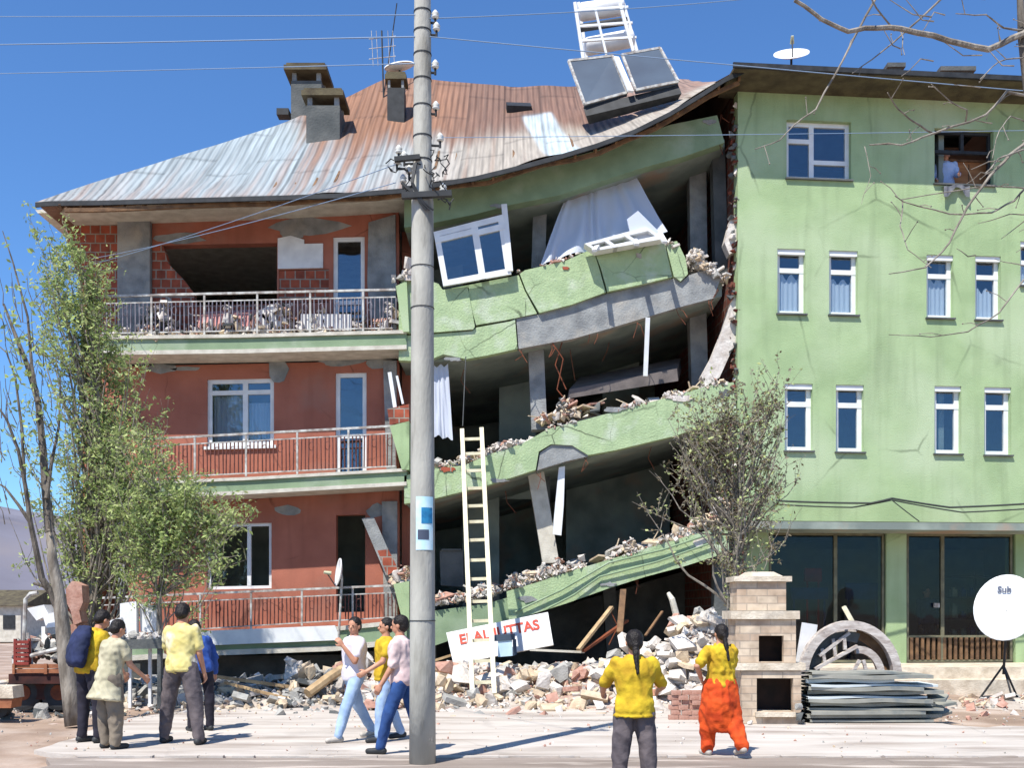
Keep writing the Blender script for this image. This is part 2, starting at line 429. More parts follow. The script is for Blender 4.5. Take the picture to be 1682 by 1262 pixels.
M['road'] = mat('worn_road', (150, 138, 128), (126, 114, 104), scale=1.2, bump=.6, bscale=25, crack=.25, cscale=.7, stretch=(.4, 1.8, 1), col3=(192, 180, 168), scale3=2)
mb = MB(); mb.prism([(x, y, -.004) for x, y in [(-5.2, 11.55), (-4.9, 11.0), (-5.3, 8.5), (-5.6, 5.5), (-5.6, 1.5), (14, 1.5), (14, 11.6), (6, 11.6)]], (0, 0, -.06))
tag(mb.build('road', M['road']), kind='structure')
# shallow wheel ruts / edge stones along the road edge
mb = MB()
for i in range(70):
    x = U(-5, 11); mb.box((x, 11.62 + U(-.02, .02), -.0), (U(.15, .5), .09, U(.015, .035)), (0, 0, U(-.06, .06)))
tag(mb.build('kerb', M['pave']), kind='structure')
# hill; its purple grey base colour stands in for the haze
M['hill'] = mat('hazy_far_hill', (120, 118, 128), (100, 98, 108), scale=.02, rough=1, col3=(136, 128, 128), scale3=.01)
def hillz(t, v):
    ang = lerp(rad(-75), rad(75), t); r = lerp(380, 620, v)
    h = 46 + 14 * noise.noise(Vector((t * 9, 0, 1))) + 7 * noise.noise(Vector((t * 40, v * 3, 2)))
    h *= interp([(0, 1.0), (.32, 1.2), (.42, .5), (1, .6)], t)
    return Vector((math.sin(ang) * r, math.cos(ang) * r, -1 + h * math.sin(min(1, v * 1.3) * math.pi / 2)))
mb = MB(); mb.grid(hillz, 160, 12)
tag(mb.build('hills', M['hill'], smooth=True), kind='structure')

# ------------------------------------------------------------------ intact wing (right)
AR = rad(5); OR = Vector((4.8, 22, 0)); UR = Vector((math.cos(AR), math.sin(AR), 0)); NR = Vector((-math.sin(AR), math.cos(AR), 0))
def R(s, z, d): return OR + UR * s + NR * d + Vector((0, 0, z))
def RS(px, py, d=0):
    k = (px - CX) / F; q = OR + NR * d      # ray p=(kY,Y); (p-q).NR=0
    Y = q.dot(NR) / (k * NR.x + NR.y)
    p = Vector((k * Y, Y, 0)); return ((p - OR).dot(UR), CH + (HY - py) / F * Y)
def Rp(px, py, d=0):
    s, z = RS(px, py, d); return R(s, z, d)
bl = empty('green_apartment_block', (9, 24, 0), 'green rendered apartment block still standing on the right, with paired white windows over glazed shops', 'building')
OV = .88; EZ = RS(1400, 116, -OV)[1] + .02; S1 = 9.2; ZT = EZ - .10; ZS = RS(1400, 857)[1]
wins = {}
def rw(x0, x1, y0, y1):
    s0, z1 = RS(x0, y0); s1, z0 = RS(x1, y1); return (s0, s1, z0, z1)
W4 = [rw(1292, 1398, 196, 296), rw(1535, 1632, 210, 305)]
W3 = [rw(1277, 1323, 408, 516), rw(1362, 1409, 411, 518), rw(1522, 1566, 418, 523), rw(1602, 1644, 420, 526), rw(1676, 1722, 396, 470)]
W2 = [rw(1289, 1335, 630, 741), rw(1373, 1419, 632, 743), rw(1535, 1579, 634, 746), rw(1617, 1661, 636, 748)]
mb = MB(); wall(mb, R, 0, S1, ZS, ZT, W4 + W3 + W2, 0, .28, 0)
mb.build('front_wall', M['green'], bl)
# broken edge, side wall towards the collapsed rooms, back, slabs
mb = MB(); mb.fhex(R, .02, .22, .5, ZT + .5, .29, 10.5)
mb.build('side_wall', M['brickd'], bl)
mb = MB()
for z in (4.05, 7.1, 10.1):
    mb.fhex(R, .23, S1, z - .16, z, .29, 10.4)
mb.fhex(R, .23, S1, ZS - .01, ZS - .17, .29 - .285, 1.9)
mb.build('floor_slab', M['inner'], bl)
mb = MB(); mb.fhex(R, 0, S1, .3, ZT + .4, 10.55, 10.8); mb.fhex(R, S1 - .2, S1 - .01, .3, ZT, .3, 10.5)
mb.fhex(R, 4.6, 4.72, 3.8, ZT, .3, 10.4); mb.fhex(R, .25, S1 - .25, 3.8, ZT, 3.6, 3.72)
mb.build('rear_wall', M['inner'], bl)
# jagged torn edge with plaster lumps
mb = MB()
for i in range(120):
    z = U(3.2, ZT - .2); w = .5 + .5 * noise.noise(Vector((0, 0, z * 1.3)))
    mb.rock(R(U(-.12, .03), z, U(.02, .28)), (U(.04, .1), U(.05, .12), U(.05, .14)), random.choice((0, 0, 1, 2)))
tag(mb.build('torn_edge', [M['brickd'], M['greyd'], M['plaster']], bl), kind='stuff')
# eaves and roof
mb = MB(); mb.fhex(R, -.35, S1 + .6, EZ - .10, EZ - .04, -OV, .3)
mb.build('soffit', M['soffit'], bl)
mb = MB(); mb.fhex(R, -.38, S1 + .6, EZ - .08, EZ + .02, -OV - .05, -OV - .005)
mb.build('gutter', M['dark'], bl)
M['metalR'] = mat('weathered_sheet_roof', (150, 120, 104), (120, 88, 72), scale=1.5, rough=.6, bump=.2)
mb = MB(); rz = 15.4
mb.add([R(-.02, EZ + .04, -OV), R(S1 + .6, EZ + .04, -OV), R(S1 + .6, rz, 6.2), R(-.02, rz, 6.2)], [(0, 1, 2, 3)])
mb.add([R(-.02, rz, 6.2), R(S1 + .6, rz, 6.2), R(S1 + .6, EZ, 12), R(-.02, EZ, 12)], [(0, 1, 2, 3)])
mb.add([R(S1 + .6, EZ, -OV), R(S1 + .6, EZ, 12), R(S1 + .6, rz, 6.2)], [(0, 1, 2)])
mb.add([R(-.02, EZ, -OV), R(-.02, EZ, 12), R(-.02, rz, 6.2)], [(2, 1, 0)])
rf = mb.build('roof', M['metalR'], bl)
for (x0, x1, y0, Yd) in ((1452, 1478, 117, 24.6), (1538, 1592, 123, 24.4)):
    mb = MB(); a = P(x0, y0, Yd); b = P(x1, y0, Yd)
    mb.box(((a.x + b.x) / 2, Yd, a.z - .8), (b.x - a.x - .1, .5, 1.6)); mb.box(((a.x + b.x) / 2, Yd, a.z + .0), (b.x - a.x + .05, .62, .1))
    mb.build('chimney', M['greyd'], rf)

def window(fn, w, parent, vs=(), hs=(), ft=.055, dd=.12, glass='glass', sill=True, box=False, name='window', fm='white', curtain=None, sw=1):
    """w=(a0,a1,b0,b1). vs: vertical bars (a, b0, b1); hs: horizontal bars (b, a0, a1). sw scales units per metre"""
    a0, a1, b0, b1 = w; t = ft * sw
    mb = MB(); d0, d1 = dd, dd + .07
    mb.fhex(fn, a0, a0 + t, b0, b1, d0, d1); mb.fhex(fn, a1 - t, a1, b0, b1, d0, d1)
    mb.fhex(fn, a0 + t, a1 - t, b0, b0 + t * (1 if b1 > b0 else -1), d0, d1); mb.fhex(fn, a0 + t, a1 - t, b1 - t * (1 if b1 > b0 else -1), b1, d0, d1)
    for (a, p, q) in vs: mb.fhex(fn, a - t * .6, a + t * .6, p, q, d0 - .004, d1)
    for (b, p, q) in hs: mb.fhex(fn, p, q, b - t * .55, b + t * .55, d0 - .008, d1)
    if box: mb.fhex(fn, a0 + .002, a1 - .002, b1 - .11, b1 - .001, .03, d0 - .01)
    o = mb.build(name, M[fm], parent)
    if glass:
        g = MB(); g.fhex(fn, a0 + t * .5, a1 - t * .5, b0 + t * .5 * (1 if b1 > b0 else -1), b1 - t * .5 * (1 if b1 > b0 else -1), d0 + .03, d0 + .04)
        g.build('pane', M[glass], o)
    if sill:
        g = MB(); g.fhex(fn, a0 - .03 * sw, a1 + .03 * sw, b0 - .035, b0 - .002, -.06, d0 + .02)
        g.build('sill', M['greyd'] if sill == 1 else M[sill], o)  # default dark grey puts the shadow line into the sill's colour
    if curtain:
        g = MB(); ww = (a1 - a0 - 2 * t); hh = (b1 - b0)
        top = curtain
        def cf(u, v):
            zt = b0 + hh * (top + .10 * abs(math.sin(u * math.pi * 2.0 + .6)))
            return fn(a0 + t + ww * u, lerp(b0 + t, zt, v), d1 + .015 + .010 * math.sin(u * 26))
        g.grid(cf, 24, 2); g.build('curtain', M['lace'], o)
    return o
# row 4
w = W4[0]; mx = RS(1336, 200)[0]; zl = RS(1310, 228)[1]; zr = RS(1365, 264)[1]
window(R, w, bl, vs=[(mx, w[2], w[3])], hs=[(zl, w[0], mx), (zr, mx, w[1])], ft=.085)
w = W4[1]
o = window(R, w, bl, vs=[(RS(1585, 250)[0], w[3] - .45, w[3])], hs=[(w[3] - .45, w[0], w[1])], ft=.06, glass=None, fm='dark')
o['label'] = 'window opening without glass'
for i, w in enumerate(W3):
    window(R, w, bl, hs=[(w[3] - .43, w[0], w[1])], ft=.09, box=True, curtain=(.55, .5, .58, .44, .5)[i])
for i, w in enumerate(W2):
    window(R, w, bl, hs=[(w[3] - .42, w[0], w[1])], ft=.10, box=True, curtain=None)
# shop fronts, set back 1.55 m under the overhang
SD = 1.05; PZ = .5
def RD(px, py): return RS(px, py, SD)
mb = MB()
for x0, x1 in ((1213, 1262), (1455, 1488), (1667, 1720), (1850, 1885)):
    s0 = RD(x0, 900)[0]; s1 = RD(x1, 900)[0]; mb = MB(); mb.fhex(R, s0, s1, .3, ZS - .02, SD - .03, SD + .4); mb.build('pilaster', M['green'], bl)
def shop(x0, x1, mulls, kick, name):
    s0, s1 = RD(x0, 900)[0], RD(x1, 900)[0]; zt = ZS - .17; zb = PZ + .02
    mb = MB(); t = .05
    mb.fhex(R, s0, s0 + t, zb, zt, SD + .02, SD + .10); mb.fhex(R, s1 - t, s1, zb, zt, SD + .02, SD + .10)
    mb.fhex(R, s0 + t, s1 - t, zt - t, zt, SD + .02, SD + .10); mb.fhex(R, s0 + t, s1 - t, zb, zb + t, SD + .02, SD + .10)
    for mx in mulls:
        a = RD(mx, 900)[0]; mb.fhex(R, a - .04, a + .04, zb + t, zt - t, SD + .015, SD + .10)
    if kick:
        zk = RD(1500, 1048)[1]; mb.fhex(R, s0 + t, s1 - t, zk, zk + .05, SD + .022, SD + .10)
    o = mb.build(name, M['greend2'], bl)
    g = MB(); g.fhex(R, s0 + t * .5, s1 - t * .5, zb + t * .5, zt - t * .5, SD + .05, SD + .06); g.build('pane', M['glassd'], o)
    if kick:
        g = MB(); n = int((s1 - s0 - .1) / .13)
        for i in range(n):
            a = s0 + t + .03 + i * .13; g.fhex(R, a, a + .065, zb + t + .001, zk - .001, SD + .005, SD + .045)
        g.build('kick_slats', M['woodd'], o)
        g = MB(); g.fhex(R, s0 + t, s1 - t, zb + t, zk, SD + .075, SD + .095); g.build('kick_panel', M['woodd'], o)
    return o
M['greend2'] = mat('dull_shop_frame', (120, 116, 92), (96, 94, 76), scale=6, rough=.6)
shop(1264, 1453, (1373,), False, 'shop_window')
o = shop(1723, 1848, (1785,), False, 'shop_window'); o = shop(1490, 1664, (1549,), True, 'shop_window')
g = MB(); s, z = RD(1538, 995); g.fhex(R, s - .06, s + .06, z - .05, z + .05, SD - .04, SD + .015)
g.build('door_handle', M['railm'], o)
mb = MB(); mb.fhex(R, .4, S1 - .3, .3, ZS - .2, SD + 5.0, SD + 5.1); mb.fhex(R, .4, S1 - .3, PZ - .06, PZ, SD + .12, SD + 5); mb.build('shop_rear_wall', M['inner'], bl)
# plinth step
mb = MB(); mb.fhex(R, .5, S1 + .3, -.1, PZ, SD - 1.9, SD + .01); mb.fhex(R, 2.6, S1 + .3, -.1, .26, SD - 2.3, SD - 1.9)
mb.build('step', M['stonecap'], bl)
# items inside the shop
def shopthing(name, px0, px1, py0, py1, d, m, lab, cat):
    a = RS(px0, py1, SD + d); b = RS(px1, py0, SD + d)
    mb = MB(); mb.fhex(R, a[0], b[0], a[1], b[1], SD + d, SD + d + .08)
    mb.fhex(R, a[0] + .05, a[0] + .09, PZ, a[1], SD + d + .02, SD + d + .06); mb.fhex(R, b[0] - .09, b[0] - .05, PZ, a[1], SD + d + .02, SD + d + .06)
    tag(mb.build(name, M[m]), lab, cat)
M['signred'] = mat('red_sign', (190, 44, 36), (160, 36, 32), scale=8); M['signblue'] = mat('blue_poster', (40, 70, 130), (30, 52, 100), scale=8)
M['cream'] = mat('cream_box', (190, 190, 160), (160, 160, 130), scale=8)
shopthing('display_board', 1322, 1350, 934, 956, .7, 'signred', 'small red board standing inside the dark shop window', 'board')
shopthing('display_board', 1300, 1360, 966, 985, .5, 'signblue', 'long low blue board behind the left shop window', 'board')
shopthing('display_board', 1390, 1445, 958, 985, .6, 'signblue', 'blue board behind the right half of the left shop window', 'board')
def shelf():
    a = RS(1556, 1040, SD + 1.2)[0]; b = RS(1660, 900, SD + 1.2)[0]
    mb = MB()
    for z in (1.0, 1.5, 2.0, 2.5): mb.fhex(R, a, b, z - .02, z + .02, SD + 1.0, SD + 1.35)
    for q in (a, (a + b) / 2, b): mb.fhex(R, q - .02, q + .02, PZ, 2.6, SD + 1.36, SD + 1.40)
    t = tag(mb.build('shop_shelf', M['greyd']), 'metal shelving of mixed small goods inside the right shop window', 'shelf')
    for z in (1.02, 1.52, 2.02):
        for k in range(7):
            q = lerp(a + .1, b - .15, k / 6); h = U(.1, .3)
            c = MB(); c.fhex(R, q - .05, q + .07, z, z + h, SD + 1.05, SD + 1.2); c.fhex(R, q - .02, q + .04, z + h, z + h + .05, SD + 1.09, SD + 1.16)
            tag(c.build('jar', M[random.choice(('cream', 'signblue', 'pale', 'greyd'))]), 'small jar on the shelving inside the right shop window', 'jar', 'jars on the shop shelves')
shelf()
# wooden cabinet in the open top window
mb = MB(); a = RS(1560, 303, .45); b = RS(1622, 268, .45)
mb.fhex(R, a[0], b[0], 10.12, b[1], .45, .95)
cb = mb.build('wooden_cabinet', M['wood2'] if 'wood2' in M else mat('orange_wood', (178, 126, 84), (150, 100, 66), scale=5, stretch=(.3, 1, 3)))
tag(cb, 'orange brown wooden cabinet standing in the glassless top window', 'cabinet')
mb = MB(); mb.fhex(R, a[0] - .03, b[0] + .03, b[1], b[1] + .05, .42, .97); mb.fhex(R, (a[0] + b[0]) / 2 - .01, (a[0] + b[0]) / 2 + .01, 10.3, b[1] - .05, .435, .449)
mb.build('cabinet_top', M['woodd'], cb)
# grey cloth hanging over its sill
def cf(u, v):
    x = lerp(1550, 1592, u); s, z = RS(x, 305, -.1)
    return R(s, z + .03 - v * .28 * (.6 + .4 * math.sin(u * 7 + 1)), (-.11 - .02 * math.sin(u * 20)) if v > .08 else .1)
mb = MB(); mb.grid(cf, 20, 6); tag(mb.build('cloth', mat('grey_cloth', (120, 122, 128), (90, 92, 98), scale=8)), 'crumpled grey cloth hanging over the sill of the open top window', 'cloth')

# ------------------------------------------------------------------ collapsed part
cbld = empty('collapsed_building', (-2.5, 24, 0), 'collapsed end of the apartment block, red balconies sunk a storey and green floors slanting down', 'building')
ZO = 0
EA = [(58, 333), (80, 331), (160, 330), (300, 326), (450, 322), (560, 318), (660, 310), (712, 301), (780, 290), (850, 273), (920, 254), (980, 236), (1040, 214), (1100, 184), (1150, 154), (1190, 128), (1229, 110)]
Y0 = 21.25; Y1 = 28.0
EAX = [((x - CX) * Y0 / F, CH + (HY - y) / F * Y0) for x, y in EA]
HX = [((640 - CX) * Y1 / F, 1.6 + (HY - 126) / F * Y1), ((690 - CX) * Y1 / F, 1.6 + (HY - 128) / F * Y1), ((740 - CX) * Y1 / F, 1.6 + (HY - 133) / F * Y1), (0, 1.6 + (HY - 143) / F * Y1),
      ((950 - CX) * Y1 / F, 1.6 + (HY - 139) / F * Y1), ((1050 - CX) * Y1 / F, 1.6 + (HY - 134) / F * Y1), (4.8, 1.6 + (HY - 128) / F * Y1)]
XL = (58 - CX) * Y0 / F; XH = HX[0][0]
def roof_top(X):
    if X < XH:
        t = (X - XL) / (XH - XL); return lerp(Y0 + .02, Y1, t), lerp(EAX[0][1] + .02, HX[0][1], t) - .35 * math.sin(math.pi * t) * t
    return Y1, interp(HX, X)
def roof_z(X, t):
    ze = interp(EAX, X); Yt, zt = roof_top(X); s = (Yt - Y0) / (Y1 - Y0)
    return lerp(ze, zt, t) - .42 * s * 4 * t * (1 - t) * .5 + .10 * s * noise.noise(Vector((X * .9, t * 4, 0))) + .035 * noise.noise(Vector((X * 2.6, t * 9, 5))) * min(1, t * 6) * (1 - t)
def roof_pt(X, t): return Vector((X, lerp(Y0, roof_top(X)[0], t), roof_z(X, t)))
def roof_hit(px, py):
    best = None; Y = Y0
    while Y < Y1:
        X = (px - CX) / F * Y; Yt = roof_top(X)[0]; t = (Y - Y0) / max(.01, Yt - Y0)
        if t <= 1 and roof_z(X, t) >= CH + (HY - py) / F * Y and best is None: best = Vector((X, Y, roof_z(X, t)))
        if best is not None: pass
        Y += .02
    # choose crossing where the ray goes below the sheet
    Y = Y0; prev = None
    while Y < Y1:
        X = (px - CX) / F * Y; Yt = roof_top(X)[0]; t = (Y - Y0) / max(.01, Yt - Y0)
        if t <= 1:
            dlt = (CH + (HY - py) / F * Y) - roof_z(X, t)
            if prev is not None and prev > 0 >= dlt: return Vector((X, Y, roof_z(X, t)))
            prev = dlt
        Y += .02
    return best or P(px, py, 25)
def roofcol(X, t):
    p = (X, t)
    st = noise.noise(Vector((X * 5.5, t * 1.1, 4))) * .5 + noise.noise(Vector((X * 14, t * 2, 8))) * .3
    big = noise.noise(Vector((X * .55, t * 2.3, 1)))
    pale = Vector((.27, .315, .33)); rust = Vector((.235, .115, .065)); brown = Vector((.16, .09, .065)); pink = Vector((.27, .18, .14)); cream = Vector((.34, .30, .25)); white = Vector((.44, .52, .56))
    px = X * F / 22.5 + CX
    def sm(a, b, x): x = max(0, min(1, (x - a) / (b - a))); return x * x * (3 - 2 * x)
    # rust grows up-slope; bare and pale towards the left eave
    r = sm(.38, .68, t + big * .22 + st * .22 + interp([(60, -.35), (400, -.12), (560, .18), (700, .08), (900, .06), (1000, .3), (1200, .2)], px))
    base = pale.lerp(cream, sm(560, 800, px))
    base = base.lerp(pink, .75 * sm(.0, .6, .32 - t + st * .5) * (1 - sm(600, 760, px)))
    ru = rust.lerp(brown, sm(680, 800, px) * .8 + .25 * st)
    ru = ru.lerp(pink, sm(950, 1080, px) * .85)
    c = base.lerp(ru, r)
    c = c.lerp(rust.lerp(pink, .3), .5 * sm(.1, .5, st + big * .5) * sm(300, 560, px))
    if 80 < px < 400: c = c.lerp(white, .4 * sm(.3, .8, t))
    # replaced bright sheets running down from the roof hatch
    pxs = px - 60 * (1 - t) - 8
    if -2 < X < 3:
        Xc = .35 + (1 - t) * .75
        k = 1 - sm(.30, .42, abs(X - Xc)); k *= (1 - sm(.62, .68, t))
        c = c.lerp(white, k * .9)
    c = c.lerp(cream * 1.1, .6 * sm(1080, 1180, px) * (1 - sm(.25, .6, t)))
    pj = math.floor(X / .93 + .2); pi_ = math.floor(t * 3.1 + .35 * (pj % 2)); c = c * (1 + .16 * noise.noise(Vector((pj * 3.7, pi_ * 5.1, 2))))
    if abs(X / .93 + .2 - round(X / .93 + .2)) < .022: c = c * .62
    if abs((t * 3.1 + .35 * (pj % 2)) % 1) < .04: c = c * .7
    return c
def make_roof():
    mb = MB(); NU, NV = 460, 64
    X1 = 4.78
    mb.grid(lambda u, v: roof_pt(lerp(XL, X1, u), v), NU, NV)
    me = bpy.data.meshes.new('roof'); me.from_pydata(mb.v, [], mb.f)
    ca = me.color_attributes.new('stain', 'FLOAT_COLOR', 'POINT'); uvl = me.uv_layers.new(name='uv')
    k = 0; uvs = []
    for i in range(NU + 1):
        X = lerp(XL, X1, i / NU)
        for j in range(NV + 1):
            t = j / NV; Yt = roof_top(X)[0]; tt = t * (Yt - Y0) / (Y1 - Y0)
            c = roofcol(X, tt); ca.data[k].color = (c.x, c.y, c.z, 1); uvs.append((X, (Yt - Y0) * t)); k += 1
    for lp in me.loops: uvl.data[lp.index].uv = uvs[lp.vertex_index]
    me.polygons.foreach_set('use_smooth', [True] * len(me.polygons))
    m = bpy.data.materials.new('stained_sheet_metal'); m.use_nodes = True; nt = m.node_tree; N = nt.nodes; L = nt.links; b = N['Principled BSDF']
    a = N.new('ShaderNodeAttribute'); a.attribute_name = 'stain'
    uv = N.new('ShaderNodeUVMap'); mp = N.new('ShaderNodeMapping'); L.new(uv.outputs[0], mp.inputs[0]); mp.inputs['Scale'].default_value = (11, .8, 1)
    nz = N.new('ShaderNodeTexNoise'); nz.inputs['Scale'].default_value = 1; nz.inputs['Detail'].default_value = 5; L.new(mp.outputs[0], nz.inputs['Vector'])
    r = N.new('ShaderNodeMapRange'); r.inputs[1].default_value = .3; r.inputs[2].default_value = .7; r.inputs[3].default_value = .72; r.inputs[4].default_value = 1.2; L.new(nz.outputs['Fac'], r.inputs[0])
    x = N.new('ShaderNodeMix'); x.data_type = 'RGBA'; x.blend_type = 'MULTIPLY'; x.inputs[0].default_value = 1; L.new(a.outputs[0], x.inputs[6]); L.new(r.outputs[0], x.inputs[7])
    L.new(x.outputs[2], b.inputs['Base Color']); b.inputs['Roughness'].default_value = .75
    w = N.new('ShaderNodeTexWave'); w.inputs['Scale'].default_value = 2.1; w.bands_direction = 'X'; L.new(uv.outputs[0], w.inputs[0])
    bp = N.new('ShaderNodeBump'); bp.inputs['Strength'].default_value = .9; bp.inputs['Distance'].default_value = .03; L.new(w.outputs['Fac'], bp.inputs['Height']); L.new(bp.outputs[0], b.inputs['Normal'])
    me.materials.append(m); me.update()
    o = bpy.data.objects.new('roof', me); COL.objects.link(o); adopt(o, cbld)
    return o
rf = make_roof()
# back slope, hip, and the open torn side at the right end
mb = MB()
mb.grid(lambda u, v: Vector((lerp(XH, 4.78, u), lerp(Y1, 33.8, v), lerp(roof_z(lerp(XH, 4.78, u), 1), interp(EAX, lerp(XH, 4.78, u)), v))), 30, 4)
mb.grid(lambda u, v: roof_pt(lerp(XL, XH, u), 1).lerp(Vector((XL, lerp(Y0, Y1, u), EAX[0][1])), v), 30, 3)
mb.add([Vector((XL, Y1, EAX[0][1])), Vector((XL, 33.8, EAX[0][1])), roof_pt(XH, 1)], [(0, 1, 2)])
mb.add([Vector((XL, 33.8, EAX[0][1])), Vector((XH, 33.8, EAX[0][1])), roof_pt(XH, 1)], [(0, 1, 2)])
mb.build('rear_roof', M['metalR'], cbld)
# front edge strip (fold, thickness) following the eave and a dark gap board under it
mb = MB()
for (x0, y0), (x1, y1) in zip(EA, EA[1:]):
    a = P(x0, y0, Y0); b = P(x1, y1, Y0)
    mb.hexa([a + Vector((0, -.01, -.09)), b + Vector((0, -.01, -.09)), b + Vector((0, -.01, .005)), a + Vector((0, -.01, .005)),
             a + Vector((0, .03, -.09)), b + Vector((0, .03, -.09)), b + Vector((0, .03, -.005)), a + Vector((0, .03, -.005))])
mb.build('eave_edge', M['dark'], cbld)
mb = MB()   # timber rafters under the sheet
for i in range(34):
    X = lerp(XL + .5, 4.7, i / 33)
    if X < XL + .4: continue
    a = roof_pt(X, .02) + Vector((0, 0, -.12)); tt = .45 if X > -3 else max(.1, .45)
    b = roof_pt(X, tt) + Vector((0, 0, -.12)); mb.bar(a, b, .05, .1)
for k in (.03, .2, .4):
    pts = [roof_pt(lerp(XL + .6, 4.7, i / 24), k) + Vector((0, 0, -.2)) for i in range(25)]
    for a, b in zip(pts, pts[1:]): mb.bar(a, b, .06, .08)
mb.build('rafters', M['woodd'], cbld)
# sheet metal mends: roof hatch
p = roof_hit(852, 182)
mb = MB(); mb.box(p + Vector((0, .1, .10)), (.62, .5, .22), (rad(35), 0, rad(4))); mb.build('roof_hatch', M['dark'], cbld)
# ---- roof slab under the eave, left part (pale concrete)
mb = MB()
mb.prism([P(x, y, 22.1) for x, y in ((58, 345), (105, 340), (300, 335), (450, 330), (560, 324), (664, 317), (664, 327), (560, 334), (400, 341), (250, 346), (150, 348), (62, 350))], (0, 11, 0))
mb.build('roof_slab', M['pale'], cbld)
# ---- mid bands : green fascias and parapets (front plane 22), each continued inwards as a slab
def band(name, poly, m, depth=.22, Y=22.0, parent=cbld, ms=None):
    mb = MB(); mb.px(poly, Y, depth); return mb.build(name, M[m], parent)
band('eave_beam', [(664, 316), (712, 307), (780, 296), (850, 281), (920, 263), (980, 247), (1040, 226), (1100, 205), (1178, 189), (1190, 234), (1120, 258), (1050, 277), (980, 300), (920, 320), (840, 336), (780, 352), (712, 366), (664, 374)], 'greend', .3)
def slab(top, thick, Yf, Yb, m='inner', name='floor_slab'):
    """sagging slab: list of px (x,y) of its lower front edge"""
    mb = MB()
    for (x0, y0), (x1, y1) in zip(top, top[1:]):
        a = P(x0, y0, 22); b = P(x1, y1, 22); f = Vector((0, Yf - 22, 0)); g = Vector((0, Yb - 22, 0)); t = Vector((0, 0, thick))
        mb.hexa([a + f, b + f, b + f + t, a + f + t, a + g, b + g, b + g + t, a + g + t])
    return mb.build(name, M[m], cbld)
slab([(664, 372), (712, 364), (780, 350), (840, 334), (920, 318), (980, 298), (1050, 275), (1120, 256), (1195, 230)], .16, 22.31, 30)
# parapet of the top slanted floor: separate broken panels over a concrete beam
band('parapet_panel', [(655, 468), (676, 452), (720, 466), (727, 476), (768, 471), (780, 536), (777, 541), (712, 546), (655, 548)], 'greenp', .2)
band('parapet_panel', [(729, 476), (852, 452), (862, 478), (882, 515), (830, 526), (782, 534), (770, 492), (770, 472)], 'greenp', .2, 22.03)
band('parapet_panel', [(854, 450), (862, 444), (930, 428), (974, 408), (984, 440), (995, 480), (940, 500), (886, 514), (864, 476)], 'greenp', .2, 21.98)
band('parapet_panel', [(976, 411), (1050, 402), (1091, 396), (1104, 455), (1050, 468), (998, 479), (987, 440)], 'greenp', .2, 21.95)
band('parapet_panel', [(1093, 399), (1112, 396), (1126, 424), (1130, 450), (1118, 462), (1107, 454)], 'greenp', .2, 22.0)
band('parapet_panel', [(655, 552), (712, 549), (776, 544), (783, 538), (838, 528), (846, 524), (850, 573), (800, 584), (766, 590), (728, 582), (700, 594), (655, 592)], 'greenp', .2, 22.05)
band('edge_beam', [(848, 523), (884, 517), (996, 483), (1050, 471), (1108, 457), (1118, 464), (1132, 452), (1168, 440), (1186, 452), (1172, 490), (1115, 505), (1000, 540), (940, 557), (852, 573)], 'grey', .2, 22.07)
slab([(655, 590), (766, 588), (850, 571), (1000, 538), (1115, 503), (1190, 480)], .30, 22.28, 30)
# second slanted floor
band('parapet_panel', [(664, 782), (712, 770), (762, 765), (800, 748), (860, 728), (900, 705), (960, 690), (1040, 668), (1110, 650), (1165, 634), (1205, 628), (1210, 680), (1110, 716), (1010, 740), (966, 748), (940, 732), (905, 730), (885, 742), (880, 772), (800, 798), (712, 820), (664, 828)], 'greenp', .25)
band('bare_patch', [(882, 773), (887, 744), (906, 731), (938, 731), (964, 745), (966, 750), (930, 758)], 'grey', .2, 22.04)
slab([(664, 826), (712, 818), (800, 796), (880, 772), (1010, 740), (1110, 714), (1210, 680)], .22, 22.28, 30)
# third slanted floor
band('parapet_panel', [(832, 972), (880, 958), (940, 938), (1000, 920), (1060, 902), (1120, 884), (1185, 866), (1200, 870), (1196, 908), (1120, 932), (1060, 948), (1000, 967), (930, 992), (860, 1014), (836, 1020)], 'greenp', .25)
band('parapet_panel', [(664, 1010), (712, 1004), (800, 992), (834, 982), (838, 1022), (780, 1038), (712, 1062), (664, 1064)], 'greend', .25, 22.1)
mb = MB()
for k, (a, b, dy) in enumerate((((846, 1006), (1000, 925), 0), ((1000, 925), (1178, 874), 0), ((900, 1000), (985, 948), 0), ((985, 948), (1170, 892), 0))):
    mb.tube([P(a[0], a[1], 21.93), P((a[0] + b[0]) / 2, (a[1] + b[1]) / 2 + 4, 21.92), P(b[0], b[1], 21.93)], .022, 6)
mb.build('conduit', M['greend'], cbld)
slab([(664, 1062), (712, 1058), (838, 1020), (930, 990), (1060, 946), (1205, 903)], .25, 22.36, 30)
